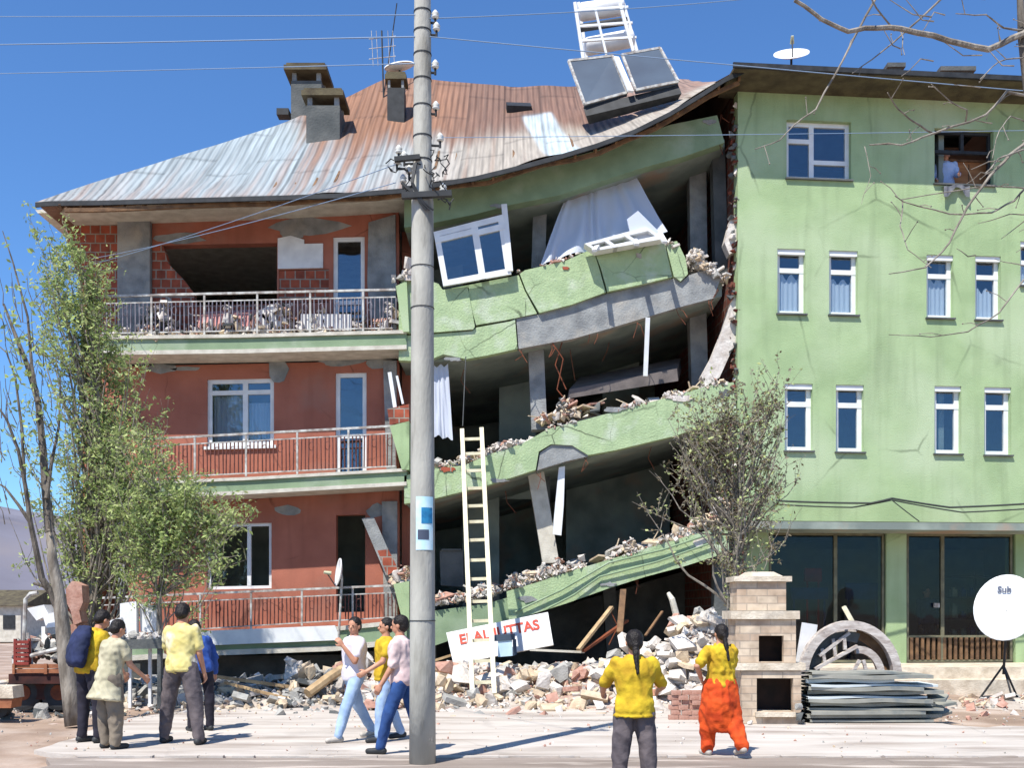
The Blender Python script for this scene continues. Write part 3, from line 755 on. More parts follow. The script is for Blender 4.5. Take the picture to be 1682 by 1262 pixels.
# interior: rear wall, side partitions and columns
mb = MB(); mb.px([(500, 330), (1120, 330), (1120, 1080), (500, 1080)], 29.9, .2); mb.build('rear_wall', M['inner'], cbld)
mb = MB()
for (x, y0, y1, Yp) in ((700, 340, 590, 25.0), (990, 500, 740, 26.5), (820, 580, 820, 25.5), (760, 800, 1060, 25)):
    mb.px([(x, y0), (x + 60, y0), (x + 60, y1), (x, y1)], Yp, .12)
mb.px([(712, 355), (800, 345), (800, 600), (712, 620)], 27.0, .12); mb.px([(930, 745), (1100, 700), (1100, 900), (930, 960)], 27.5, .12)
mb.build('partition', M['inner'], cbld)
def column(pts, w, m='grey', Yc=22.6, d=.35, lab=None):
    mb = MB()
    for (x0, y0), (x1, y1) in zip(pts, pts[1:]):
        a = P(x0, y0, Yc); b = P(x1, y1, Yc); h = Vector((w / 2, 0, 0)); g = Vector((0, d, 0))
        mb.hexa([a - h, b - h, b + h, a + h, a - h + g, b - h + g, b + h + g, a + h + g])
    o = mb.build('column', M[m], cbld)
    if lab: o['label'] = lab
    return o
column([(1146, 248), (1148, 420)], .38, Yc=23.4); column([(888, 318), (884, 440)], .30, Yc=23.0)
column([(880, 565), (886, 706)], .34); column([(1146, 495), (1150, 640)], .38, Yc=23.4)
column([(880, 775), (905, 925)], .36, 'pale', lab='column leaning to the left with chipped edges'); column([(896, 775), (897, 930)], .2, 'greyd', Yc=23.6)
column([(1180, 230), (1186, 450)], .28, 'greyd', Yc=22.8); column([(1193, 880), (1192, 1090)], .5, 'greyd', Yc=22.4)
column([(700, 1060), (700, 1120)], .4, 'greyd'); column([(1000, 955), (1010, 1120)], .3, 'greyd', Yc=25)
# fallen diagonal wall strip beside the intact wing
mb = MB(); mb.px([(1152, 618), (1170, 585), (1188, 540), (1200, 500), (1212, 478), (1211, 560), (1200, 580), (1182, 620), (1160, 634)], 22.15, .35)
tag(mb.build('leaning_wall_strip', M['plaster']), 'pale strip of broken wall leaning against the torn edge of the standing block', 'wall piece')
mb = MB(); mb.px([(1200, 360), (1213, 350), (1212, 410), (1198, 418), (1190, 398)], 22.1, .3)
tag(mb.build('wall_chunk', M['plaster']), 'pale wall chunk caught high on the torn edge by the top floor', 'wall piece')
# pancaked ground floor below the third slab, dark concrete painting in the void's shade
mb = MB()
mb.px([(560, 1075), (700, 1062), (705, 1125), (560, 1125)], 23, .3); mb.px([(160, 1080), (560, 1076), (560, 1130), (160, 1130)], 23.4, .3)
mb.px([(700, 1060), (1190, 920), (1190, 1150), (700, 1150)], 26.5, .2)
mb.build('void_shade_wall', M['greyd'], cbld)

# ------------------------------------------------------------------ red balcony side (left)
YL = 22.8
def Lf(a, b, d): return P(a, b - .022 * (a - 400), YL) + Vector((0, d, 0))
def LfB(a, b, d): return P(a, b - .022 * (a - 400), 22) + Vector((0, d, 0))
holesL = [(270, 455, 398, 500), (547, 599, 392, 575), (340, 450, 622, 733), (551, 602, 616, 790), (552, 600, 850, 1010), (340, 446, 860, 968), (196, 206, 870, 990)]
# wall in three storeys
mb = MB(); wall(mb, Lf, 150, 655, 598, 800, [h for h in holesL if 598 < h[2] < 800], 0, .25); wall(mb, Lf, 206, 655, 812, 1060, [h for h in holesL if h[2] > 800], 0, .25)
wall(mb, Lf, 455, 655, 338, 575, [(547, 599, 392, 575), (458, 540, 445, 500), ], 0, .25)
wall(mb, Lf, 250, 455, 338, 400, [], 0, .25)
mb.build('red_wall', M['red'], cbld)
mb = MB()
mb.prism([Lf(x, y, .002) for x, y in ((250, 400), (268, 400), (276, 430), (300, 455), (318, 480), (330, 575), (250, 575))], (0, .2, 0))
mb.prism([Lf(x, y, .02) for x, y in ((458, 446), (540, 446), (540, 498), (458, 498))], (0, .2, 0))
mb.prism([Lf(x, y, .03) for x, y in ((108, 352), (196, 352), (196, 600), (140, 600), (132, 460), (108, 395))], (0, .25, 0))
mb.prism([Lf(x, y, .001) for x, y in ((320, 500), (545, 500), (545, 575), (330, 575))], (0, .2, 0))
mb.build('exposed_brick_wall', M['brick'], cbld)
mb = MB(); mb.prism([Lf(x, y, -.12) for x, y in ((196, 350), (249, 350), (249, 590), (196, 590))], (0, .4, 0)); mb.prism([Lf(x, y, -.08) for x, y in ((606, 372), (650, 360), (652, 575), (612, 575), (604, 470))], (0, .3, 0))
mb.prism([Lf(x, y, -.1) for x, y in ((630, 600), (652, 600), (652, 790), (636, 790))], (0, .3, 0)); mb.prism([Lf(x, y, -.1) for x, y in ((628, 830), (653, 830), (653, 1040), (632, 1040))], (0, .3, 0))
mb.prism([Lf(x, y, -.1) for x, y in ((196, 812), (207, 812), (207, 1050), (196, 1050))], (0, .3, 0))
mb.build_each('concrete_column', M['grey'], cbld)
# bare patches where render fell off
mb = MB()
def patch(x0, y0, x1, y1, d=-.012, n=12):
    pts = []
    for k in range(n):
        t = 2 * math.pi * k / n; r = U(.7, 1.05)
        pts.append(Lf((x0 + x1) / 2 + math.cos(t) * (x1 - x0) / 2 * r, (y0 + y1) / 2 + math.sin(t) * (y1 - y0) / 2 * r, d))
    mb.prism(pts, (0, .011, 0))
patch(440, 358, 576, 392); patch(252, 378, 342, 400, n=14); patch(236, 594, 292, 612); patch(440, 584, 476, 632); patch(520, 588, 602, 606, n=16); patch(600, 592, 648, 612)
patch(448, 830, 497, 851); patch(600, 830, 640, 858); patch(280, 600, 335, 608); patch(456, 372, 500, 399, -.02)
mb.build_each('bare_plaster_patch', M['grey'], cbld)
# side and rear walls
mb = MB(); a = Lf(108, 352, 0); b = Lf(150, 600, 0)
mb.hexa([Vector((a.x, 23.7, 0)), Vector((a.x + .25, 23.7, 0)), Vector((a.x + .25, 23.7, a.z)), Vector((a.x, 23.7, a.z)), Vector((a.x, 33, 0)), Vector((a.x + .25, 33, 0)), Vector((a.x + .25, 33, a.z)), Vector((a.x, 33, a.z))])
mb.box((-3, 33.1, 5.2), (14, .25, 10)); mb.box((-2.4, 26.5, 5.2), (.2, 6, 10.2))
mb.build('outer_wall', M['red'], cbld)
mb = MB(); mb.box((-6, 28.2, 5), (7, .2, 10)); mb.build('room_wall', M['inner'], cbld)
for yy in (560, 790, 1040):
    mb = MB(); mb.hexa([P(140, yy + 6, 23.06), P(664, yy - 4, 23.06), P(664, yy - 14, 23.06), P(140, yy - 4, 23.06)] + [P(x, y, 23.06) + Vector((0, 9.9, 0)) for x, y in ((140, yy + 6), (664, yy - 4), (664, yy - 14), (140, yy - 4))]); mb.build('floor_slab', M['inner'], cbld)
# top room panel
mb = MB(); mb.prism([Lf(x, y, -.05) for x, y in ((457, 394), (478, 390), (500, 397), (500, 404), (531, 404), (531, 444), (457, 444))], (0, .05, 0))
tag(mb.build('wall_board', M['whitet']), 'white board with a broken corner fixed beside the big hole of the top balcony', 'board')
# windows and doors
def wb(a0, a1, b0, b1): return (a0, a1, b1, b0)
def lwindow(w, vs, hs, name='window', glass='glass', ft=7, sill=False):
    a0, a1, b0, b1 = w
    mb = MB(); t = ft; d0, d1 = .06, .13
    mb.fhex(Lf, a0, a0 + t, b0, b1, d0, d1); mb.fhex(Lf, a1 - t, a1, b0, b1, d0, d1); mb.fhex(Lf, a0 + t, a1 - t, b0, b0 + t, d0, d1); mb.fhex(Lf, a0 + t, a1 - t, b1 - t, b1, d0, d1)
    for x in vs: mb.fhex(Lf, x - t * .6, x + t * .6, b0 + t, b1 - t, d0 - .004, d1)
    for (y, p, q) in hs: mb.fhex(Lf, p, q, y - t * .5, y + t * .5, d0 - .008, d1)
    o = mb.build(name, M['white'], cbld)
    if glass: g = MB(); g.fhex(Lf, a0 + t / 2, a1 - t / 2, b0 + t / 2, b1 - t / 2, d0 + .03, d0 + .04); g.build('pane', M[glass], o)
    return o
o = lwindow((340, 450, 622, 733), (402,), ((644, 347, 443),))
g = MB(); g.grid(lambda u, v: Lf(lerp(348, 398, u), lerp(648, 727, v), .2 + .02 * math.sin(u * 40)), 30, 2); g.grid(lambda u, v: Lf(lerp(406, 443, u), lerp(660, 727, v), .2 + .02 * math.sin(u * 40)), 30, 2); g.build('curtain', M['curtain'], o)
g = MB(); g.fhex(Lf, 336, 454, 733, 738, -.06, .05); g.build('sill', M['white'], o)
lwindow((547, 599, 392, 575), (), ((500, 554, 592),), 'balcony_door')
lwindow((551, 602, 616, 790), (), ((720, 558, 595),), 'balcony_door')
o = lwindow((340, 446, 860, 968), (408,), (), glass=None, ft=5)
g = MB(); g.fhex(Lf, 345, 404, 865, 963, .1, .11); g.build('pane', M['glass'], o)
# balconies
def balcony(top, thk, col, Yf=22.0, wash=None, lab=None):
    """top: px list of upper front edge; front green fascia with pale upper nosing"""
    mb = MB()
    for (x0, y0), (x1, y1) in zip(top, top[1:]):
        mb.hexa([P(x0, y0 + thk * .18, Yf), P(x1, y1 + thk * .18, Yf), P(x1, y1 + thk * .78, Yf), P(x0, y0 + thk * .78, Yf)] + [P(x, y, Yf) + Vector((0, .79, 0)) for x, y in ((x0, y0 + thk * .18), (x1, y1 + thk * .18), (x1, y1 + thk * .78), (x0, y0 + thk * .78))])
    o = mb.build('balcony', M['greend'], cbld)
    if lab: o['label'] = lab
    mb = MB()
    for (x0, y0), (x1, y1) in zip(top, top[1:]):
        for k0, k1, pr in ((0, .178, .05), (.782, 1, .03)):
            q = [P(x0, y0 + thk * k0, Yf), P(x1, y1 + thk * k0, Yf), P(x1, y1 + thk * k1, Yf), P(x0, y0 + thk * k1, Yf)]
            mb.hexa([v + Vector((0, -pr, 0)) for v in q] + [v + Vector((0, .78, 0)) for v in q])
    mb.build('slab_edge', M['pale'], o); return o
b3 = balcony([(158, 553), (400, 550), (668, 543)], 31, 'g')
b2 = balcony([(150, 793), (300, 789), (400, 785), (668, 770)], 28, 'g')
b1 = balcony([(150, 1050), (340, 1038), (550, 1030), (668, 1018)], 40, 'g')
b1['label'] = 'lowest balcony, resting almost on the ground'
mb = MB()
for x0, y0, x1, y1 in ((158, 553, 668, 543),): pass
M['paleB'] = M['pale']
mb = MB(); mb.px([(310, 1038), (550, 1028), (560, 1052), (315, 1062)], 21.9, .06); mb.build('white_fascia', M['white'], b1)
def railing(x0, y0, x1, y1, yb0, yb1, parent, step=9.2, m='rail_top', Y=22.08):
    mb = MB(); n = int((x1 - x0) / step)
    mb.bar(P(x0, y0, Y), P(x1, y1, Y), .05, .045, up=(0, 0, 1))
    mb.bar(P(x0, y0 + 12, Y), P(x1, y1 + 12, Y), .025); mb.bar(P(x0, yb0 - 5, Y), P(x1, yb1 - 5, Y), .025)
    for i in range(0, n + 1, 13):
        x = lerp(x0, x1, i / n); mb.bar(P(x, lerp(y0, y1, i / n), Y), P(x, lerp(yb0, yb1, i / n), Y), .04)
    o = mb.build('railing', M['railm'], parent)
    g = MB()
    for i in range(n + 1):
        t = i / n; x = lerp(x0, x1, t) + U(-.6, .6); g.tube([P(x, lerp(y0, y1, t) + 13, Y), P(x + U(-1, 1), lerp(yb0, yb1, t) - 5, Y)], .015, 5)
        if i % 4 == 2:   # small scroll between bars
            c = P(x + 4, lerp(y0, y1, t) + 26, Y); g.tube([c + Vector((.05 * math.cos(a), 0, .09 * math.sin(a))) for a in [k * math.pi / 5 for k in range(11)]], .008, 4)
    g.build('balusters', M[m], parent)
railing(162, 487, 650, 476, 553, 544, b3, step=6.6); railing(236, 722, 650, 700, 791, 771, b2, m='rail_bar', step=6.4); railing(162, 983, 650, 962, 1049, 1019, b1, m='rail_bar', step=6.4)
# green end stubs by the pole
mb = MB(); mb.px([(650, 470), (668, 462), (672, 545), (662, 545), (655, 500)], 21.9, .9); mb.px([(640, 700), (672, 692), (672, 772), (660, 772), (650, 735)], 21.9, .9); mb.px([(646, 960), (672, 955), (672, 1020), (660, 1016)], 21.9, .9)
mb.build_each('balcony_end_wall', M['green'], cbld)
mb = MB(); mb.px([(636, 672), (672, 664), (672, 692), (640, 698)], 22.1, .8); mb.build('broken_brick_end', M['brick'], cbld)

mb = MB()
for (x, y, Yd, l) in ((760, 596, 22.6, .5), (940, 556, 22.9, .7), (1010, 536, 23.3, .4), (830, 800, 22.8, .5), (1080, 722, 23, .5), (1060, 275, 23, .6), (960, 308, 23.2, .4)):
    q = P(x, y, 22); q.y = Yd; mb.tube([q, q + Vector((U(-.1, .1), U(-.05, .05), -l * .5)), q + Vector((U(-.25, .25), U(-.1, .1), -l))], .009, 4)
tag(mb.build('torn_bars', M['rust'], cbld), kind='stuff')

for (x, y, w, h, Yp, mm) in ((745, 590, 34, 10, 22.03, 'grey'), (1010, 672, 46, 12, 21.98, 'grey'), (1120, 655, 60, 14, 21.98, 'plaster'), (1190, 650, 26, 26, 21.98, 'greyd'), (1150, 890, 40, 20, 21.98, 'plaster'), (870, 985, 40, 14, 21.98, 'grey'), (1050, 420, 16, 10, 21.93, 'grey'), (930, 440, 14, 9, 21.96, 'brick'), (820, 790, 40, 9, 21.98, 'grey'), (1000, 960, 36, 9, 21.98, 'grey'), (735, 772, 40, 10, 21.98, 'brick'), (1165, 200, 26, 12, 21.98, 'grey'), (820, 338, 34, 8, 21.98, 'grey')):
    pts = []
    for k in range(13):
        t = 2 * math.pi * k / 13; r = U(.45, 1.05); pts.append(P(x + math.cos(t) * w / 2 * r, y + math.sin(t) * h / 2 * r, Yp))
    mb = MB(); mb.prism(pts, (0, .06, 0)); mb.build('spalled_patch', M[mm], cbld)
mb = MB()
for (x, y) in ((850, 574), (900, 566), (975, 548), (1040, 530), (1110, 508), (1168, 492), (1184, 470), (880, 776), (960, 752), (1195, 690), (1188, 860), (1196, 905), (838, 1018), (1050, 950), (1180, 188), (1192, 232)):
    for k in range(2):
        q = P(x + U(-8, 8), y, 22.1); mb.tube([q, q + Vector((U(-.05, .08), U(-.1, .02), -U(.05, .15))), q + Vector((U(-.15, .2), U(-.15, .02), -U(.15, .4)))], .008, 4)
tag(mb.build('bent_rebar', M['rust'], cbld), kind='stuff')
# ------------------------------------------------------------------ roof objects
def chimney(px0, px1, ytop, ybot, capdy, lab, m='greyd', vent=True, capw=1.25):
    c = roof_hit((px0 + px1) / 2, ybot); Yc = c.y
    a = P(px0, ytop, Yc); b = P(px1, ybot, Yc); w = b.x - a.x; h = a.z - c.z; cx = (a.x + b.x) / 2
    t = empty('chimney', (cx, Yc + w / 2, c.z - .1), lab, 'chimney')
    mb = MB(); mb.box((cx, Yc + w / 2, c.z + h * .36 - .25), (w, w, h * .72 + .5)); mb.build('stack', M[m], t)
    mb = MB()
    for sx in (-1, 1):
        for sy in (-1, 1): mb.box((cx + sx * w * .4, Yc + w / 2 + sy * w * .4, c.z + h * .8), (w * .14, w * .14, h * .2))
    mb.build_each('vent_post', M['grey'], t)
    mb = MB(); mb.box((cx, Yc + w / 2, c.z + h * .94), (w * capw, w * capw, h * .10)); mb.box((cx, Yc + w / 2, c.z + h * 1.02), (w * capw * .9, w * capw * .9, h * .06)); mb.build('cap', M['soffit'], t)
    return t, cx, Yc, w
chimney(503, 558, 150, 232, 0, 'short square cement chimney with a flat cap on the rusty slope', 'greyd')
t, cx_, Yc_, w_ = chimney(478, 528, 110, 190, 0, 'taller chimney with a wide brown cap breaking the skyline behind the cement one', 'greyd', capw=1.4)
mb = MB(); p = P(466, 184, Yc_); mb.box(p + Vector((-.02, .1, .0)), (.3, .3, .16)); mb.build('side_box', M['dark'], t)
t, cx_, Yc_, w_ = chimney(636, 664, 122, 200, 0, 'dark narrow chimney next to the utility pole with a white dish above', 'dark')
def dish(name, c, r, normal, lab, arm=True, mast=None, group=None, ry=None, mastm='dark', text=None):
    normal = Vector(normal).normalized(); c = Vector(c)
    t = empty(name, mast if mast is not None else c, lab, 'satellite dish', group)
    X = normal.cross(Vector((0, 0, 1))); X = X.normalized() * -1 if X.length > .01 else Vector((1, 0, 0)); Yv = normal.cross(X).normalized()
    mb = MB(); k = 9; n = 32; ry = r if ry is None else ry
    for side in (0, -.02):
        base = len(mb.v)
        for i in range(k + 1):
            q = i / k
            for j in range(n):
                a = 2 * math.pi * j / n
                mb.v.append(c + X * math.cos(a) * r * q + Yv * math.sin(a) * ry * q + normal * (r * .22 * (q * q - .5) + side))
        for i in range(k):
            for j in range(n):
                a = base + i * n + j; b = base + i * n + (j + 1) % n; mb.f.append((a, b, b + n, a + n)); mb.m.append(0)
    e0 = k * n; e1 = (k + 1) * n + k * n
    for j in range(n): mb.f.append((e0 + j, e0 + (j + 1) % n, e1 + (j + 1) % n, e1 + j)); mb.m.append(0)
    mb.build('reflector', M['dishw'], t, smooth=True, fixn=False)
    if arm:
        m2 = MB(); f = c + normal * r * .85 - Yv * ry * .15
        m2.tube([c - Yv * ry * .98 + normal * r * .1, f], .014, 6); m2.build('feed_arm', M['dark'], t)
        m3 = MB(); m3.tube([f + normal * .06, f - normal * .09], [.03, .045], 10); m3.build('receiver', M['cream'], t)
    if mast is not None:
        m4 = MB(); m4.tube([Vector(mast), c - normal * r * .2 - Vector((0, 0, .1)), c - normal * r * .12], .025, 8); m4.build('mast', M[mastm], t)
    return t, X, Yv, normal
M['dishw'] = mat('white_dish_enamel', (232, 234, 234), (216, 218, 220), scale=3, rough=.4)
p = P(656, 111, Yc_ + .2); dish('satellite_dish', p, .40, (-.1, -.18, 1), 'small white dish lying flat on top of the dark narrow chimney', arm=False, ry=.3, mast=p - Vector((0, 0, .3)))
p = P(1300, 90, 21.9); dish('satellite_dish', p, .37, (-.15, -.75, .9), 'white oval dish on the roof edge of the standing block', mast=P(1300, 118, 22.0) - Vector((0, 0, .15)))
p = P(557, 941, 21.7); dish('satellite_dish', p, .30, (-.95, -.32, .15), 'white dish seen almost edge on, on a tall mast before the lowest balcony', mast=P(556, 1055, 21.8), mastm='railm')
# foreground dish on tripod, standing on the step
pc = Rp(1655, 1000, SD - 2.6)
pc = P(1652, 1000, 19.6)
t, X, Yv, nn = dish('satellite_dish', pc, .56, (-.55, -.8, .42), 'big white dish on a tripod in front of the right shop window', ry=.68, arm=False, mast=Vector((pc.x + .1, pc.y + .3, .45)))
mb = MB()
for k in range(3):
    a = 2 * math.pi * k / 3 + .5; mb.tube([Vector((pc.x + .1, pc.y + .3, .62)), Vector((pc.x + .1 + .42 * math.cos(a), pc.y + .3 + .4 * math.sin(a), -.03))], .02, 6)
mb.build('tripod', M['dark'], t)
def lettering(txt, size, origin, X, Yd, N, m, parent, ext=.004, sx=1.0, slant=None):
    cu = bpy.data.curves.new('lettering', 'FONT'); cu.body = txt; cu.size = size; cu.extrude = ext; cu.offset = size * .03
    ob = bpy.data.objects.new('tmp', cu); COL.objects.link(ob); dg = bpy.context.evaluated_depsgraph_get()
    me = bpy.data.meshes.new_from_object(ob.evaluated_get(dg)); bpy.data.objects.remove(ob)
    X = Vector(X).normalized(); Yd = Vector(Yd).normalized(); N = Vector(N).normalized(); O = Vector(origin)
    for v in me.vertices:
        c = v.co.copy(); v.co = O + X * c.x * sx + Yd * c.y + N * c.z
    me.materials.clear(); me.materials.append(M[m]); me.update()
    o = bpy.data.objects.new('lettering', me); COL.objects.link(o); adopt(o, parent); return o
M['ink'] = mat('grey_ink', (70, 78, 96), rough=.6); M['redink'] = mat('red_letters', (196, 62, 44), (180, 76, 56), scale=6, rough=.6)
lettering('Sub', .17, pc - X * .17 + Yv * .34 + nn * .006, X, Yv, nn, 'ink', t)
if (lambda: X.x < 0)(): pass

# solar water heater
sw = empty('solar_water_heater', roof_hit(1000, 175), 'leaning rooftop solar water heater with two grey blue panels and white tank frame', 'water heater')
M['panel'] = mat('grey_blue_collector', (66, 80, 96), (56, 68, 84), scale=1.2, rough=.6, spec=.3)
Yp0, Yp1 = 22.6, 23.5
def pnl(c):   # corners bl, br, tr, tl
    mb = MB(); q = [P(c[0][0], c[0][1], Yp0), P(c[1][0], c[1][1], Yp0 + .1), P(c[2][0], c[2][1], Yp1 + .1), P(c[3][0], c[3][1], Yp1)]
    mb.slab4(q, -.09); o = mb.build('collector_panel', M['panel'], sw)
    g = MB(); n = (q[1] - q[0]).cross(q[3] - q[0]).normalized()
    for a, b in ((0, 1), (1, 2), (2, 3), (3, 0)): g.bar(q[a] + n * .005, q[b] + n * .005, .05, .05)
    g.build('panel_rim', M['railm'], o)
pnl([(960, 171), (1030, 152), (1006, 92), (934, 100)]); pnl([(1044, 148), (1114, 134), (1084, 79), (1022, 90)])
mb = MB(); q = [P(958, 176, 22.65), P(1114, 139, 22.75), P(1108, 150, 22.9), P(962, 190, 22.9)]; mb.slab4(q, -.25); mb.build('base_frame', M['dark'], sw)
mb = MB(); mb.bar(P(1036, 150, 22.55), P(1012, 94, 23.45), .12, .05); mb.build('centre_strip', M['white'], sw); mb = MB()
def wbar(a, b, w, Ya=23.7, Yb=23.7): mb.bar(P(a[0], a[1], Ya), P(b[0], b[1], Yb), w)
for f, Yf in ((0, 23.6), (1, 24.5)):
    o_ = f * 6
    wbar((944 + o_, 4), (958 + o_, 98), .07, Yf, Yf); wbar((1018 + o_, 6), (1040 + o_, 84), .07, Yf, Yf)
    for y in (14, 40, 64): wbar((946 + o_ + y * .14, y + 3), (1022 + o_ + y * .27, y - 3), .05, Yf, Yf)
wbar((978, 16), (996, 90), .05, 23.58, 23.58)
mb.build('white_frame', M['white'], sw)
for (xa, ya, xb, yb) in ((952, 20, 1024, 10), (962, 77, 1040, 62)):
    mb = MB(); a = P(xa, ya, 24.05); b = P(xb, yb, 24.05); d = (b - a).normalized()
    mb.tube([a - d * .02, a, a + d * .06, b - d * .06, b, b + d * .02], [.12, .17, .2, .2, .17, .12], 18); mb.build('tank', M['whitet'], sw, smooth=True)
for (xa, ya, xb, yb) in ((952, 46, 1030, 34),):
    mb = MB(); mb.tube([P(xa, ya, 24), P(xb, yb, 24)], .09, 12); mb.build('pipe', M['dark'], sw)
# TV antenna behind the pole
an = empty('tv_antenna', roof_hit(630, 160), 'thin metal TV antenna mast behind the utility pole', 'antenna')
mb = MB(); b0 = roof_hit(630, 160); mb.tube([b0, P(627, 50, b0.y)], .022, 6)
mb.tube([b0, P(652, 5, b0.y + .3)], .016, 5); mb.build('mast', M['dark'], an)
mb = MB()
for y in (62, 78, 95): mb.tube([P(606, y + 2, b0.y), P(650, y - 3, b0.y)], .011, 5)
for x in (610, 618, 637, 645): mb.tube([P(x, 50, b0.y), P(x + 3, 108, b0.y)], .008, 5)
mb.build('elements', M['railm'], an)

# ------------------------------------------------------------------ utility pole
YP = 11.15
up = empty('utility_pole', P(694, 1256, YP) * 1, 'tall concrete utility pole with dark straps, insulators and a blue white poster', 'utility pole')
pb = P(694, 1256, YP)
mb = MB(); ks = [(1256, 44), (1100, 42), (900, 40.5), (700, 38.5), (500, 37), (330, 36), (318, 31), (200, 30), (0, 27), (-60, 26)]
mb.tube([P(694, y, YP) for y, w in ks], [w / 2 / F * YP for y, w in ks], 20); mb.build('shaft', M['poleM'], up, smooth=True)
mb = MB()
for y in (20, 52, 90, 132, 176, 226, 265, 440, 507, 1020): 
    w = interp([(0, 27), (318, 31), (330, 36), (1256, 44)], y); r = w / 2 / F * YP + .006
    mb.tube([P(694, y - (1.2 if y < 400 else .5), YP), P(694, y + (1.2 if y < 400 else .5), YP)], r, 18)
mb.build_each('strap', M['dark'], up)
def insul(px, py, dx=.0, arm=True):
    c = P(px, py, YP - .02)
    m1 = MB(); m1.tube([P(694, py + 6, YP), c + Vector((0, 0, -.05))], .013, 6); m1.tube([c + Vector((0, 0, -.07)), c + Vector((0, 0, .02))], .013, 6); o = m1.build('bracket', M['dark'], up)
    m2 = MB(); m2.tube([c + Vector((0, 0, z)) for z in (0, .02, .035, .05, .065, .09)], [.03, .042, .025, .042, .03, .012], 10); m2.build('insulator', M['porc'] if py > 200 or px > 700 else M['greyd'], o, smooth=True)
for q in ((715, 30), (717, 50), (715, 112), (723, 232), (655, 252), (652, 270), (664, 262), (662, 300), (716, 180), (728, 315), (672, 285)): insul(*q)
mb = MB(); mb.bar(P(648, 262, YP - .12), P(690, 258, YP - .12), .05); mb.bar(P(660, 322, YP - .14), P(742, 318, YP - .14), .06); mb.bar(P(660, 300, YP - .13), P(692, 330, YP - .13), .03); mb.build('cross_arm', M['dark'], up)
mb = MB()
for i in range(26):
    a = P(U(650, 735), U(255, 330), YP + U(-.16, .12)); pts = [a]
    for k in range(5): pts.append(pts[-1] + Vector((U(-.06, .06), U(-.04, .04), U(-.07, .05))))
    mb.tube(pts, .007, 4)
for k in range(3): mb.tube([P(680 + k * 2, 268, YP - .13), P(676 + k, 300, YP - .17), P(688 + k * 3, 330, YP - .15), P(700 + k * 6, 345, YP - .14)], .011, 5)
mb.build('cable_loop', M['dark'], up)
# poster wrapped on the pole
def poster(y0, y1, x0, x1, m, dr=.004, name='poster'):
    def f(u, v):
        y = lerp(y1, y0, v); r = interp([(700, 38.5), (900, 40.5), (1100, 42)], y) / 2 / F * YP + dr; x = (lerp(x0, x1, u) - 694) / F * YP
        x = max(-r, min(r, x)); return P(694, y, YP) + Vector((x, -math.sqrt(max(0, r * r - x * x)), 0))
    g = MB(); g.grid(f, 10, 3); return g.build(name, m, up, smooth=True)
po = poster(818, 905, 685, 712, mat('pale_blue_poster', (176, 214, 226), (206, 226, 232), scale=10))
poster(836, 862, 694, 711, mat('poster_blue', (44, 130, 176), (30, 96, 140), scale=14), .007, 'poster_picture'); poster(872, 888, 688, 706, M['ink'], .007, 'poster_picture')
# ------------------------------------------------------------------ wires
M['wire'] = mat('pale_wire', (120, 140, 164), rough=.6); M['wired'] = mat('dark_wire', (60, 66, 60), rough=.6)
def wire(pts, r, lab, m='wire', group=None, name='power_line', cat='wire'):
    mb = MB(); out = []
    for (a, b) in zip(pts, pts[1:]):
        A = P(*a); B = P(*b); n = 10
        if a[0] == -60: A = B + (A - B) * 3.2; n = 30
        if b[0] == 1780: B = A + (B - A) * 2.5; n = 30
        for k in range(n): out.append(A.lerp(B, k / n) - Vector((0, 0, min(.006, .06 / (B - A).length) * (B - A).length * 4 * (k / n) * (1 - k / n))))
    out.append(B.copy()); mb.tube(out, r, 5); return tag(mb.build(name, M[m]), lab, cat, group)
g = 'power lines crossing the sky left of the pole'
wire([(-60, 21, 15), (682, 24, 11.1)], .0055, 'topmost pale power line in the sky left of the pole', group=g)
wire([(-60, 68, 15), (682, 60, 11.1)], .008, 'middle pale power line in the sky left of the pole', group=g)
wire([(-60, 116, 15), (682, 104, 11.1)], .0055, 'lowest pale power line in the sky left of the pole', group=g)
g = 'thin wires running right from the pole'
wire([(706, 30, 11.1), (1300, -10, 16)], .006, 'highest thin wire running right from the pole top', group=g)
wire([(706, 60, 11.1), (1780, 150, 13)], .006, 'thin wire from the pole across the shaded top of the standing block', group=g)
wire([(724, 226, 11.1), (1780, 205, 13)], .004, 'lower thin wire from the pole to the right block above the top windows', group=g)
wire([(650, 270, 11.1), (130, 440, 21)], .005, 'wire sloping down left from the pole to the tall tree', group=None)
wire([(650, 300, 11.1), (150, 425, 21.8)], .005, 'wire sloping down left under the left eave', group=None)
wire([(1275, 823, 21.7), (1430, 827, 21.85), (1465, 819, 21.9), (1560, 834, 22), (1740, 824, 22.2)], .022, 'upper thick black cable hung along the facade over the shops', 'wired', 'cables over the shop fronts', 'facade_cable', 'cable')
wire([(1275, 829, 21.7), (1400, 834, 21.85), (1465, 822, 21.9), (1580, 842, 22), (1740, 832, 22.2)], .016, 'lower sagging black cable hung along the facade over the shops', 'wired', 'cables over the shop fronts', 'facade_cable', 'cable')
wire([(1465, 822, 21.85), (1510, 857, 21.9)], .012, 'short black cable end dropping from the facade cables', 'wired', None, 'facade_cable', 'cable')
wire([(765, 586, 21.9), (760, 700, 21.9)], .012, 'loose wire hanging from the slanting top floor above the ladder', 'greyd', None, 'loose_wire', 'wire')
for i, pts in enumerate((((905, 560), (925, 590), (915, 640), (935, 665)), ((925, 556), (912, 600), (930, 640)), ((1000, 998), (1015, 1030), (1000, 1060)))):
    mb = MB(); mb.tube([P(x, y, 22.1 + .1 * i) for x, y in pts], .014, 5); tag(mb.build('loose_wire', M['rust']), ('bent rod hanging below the grey concrete beam, left one', 'bent rod hanging below the grey concrete beam, right one', 'bent rod under the lowest slanting floor')[i], 'rod')

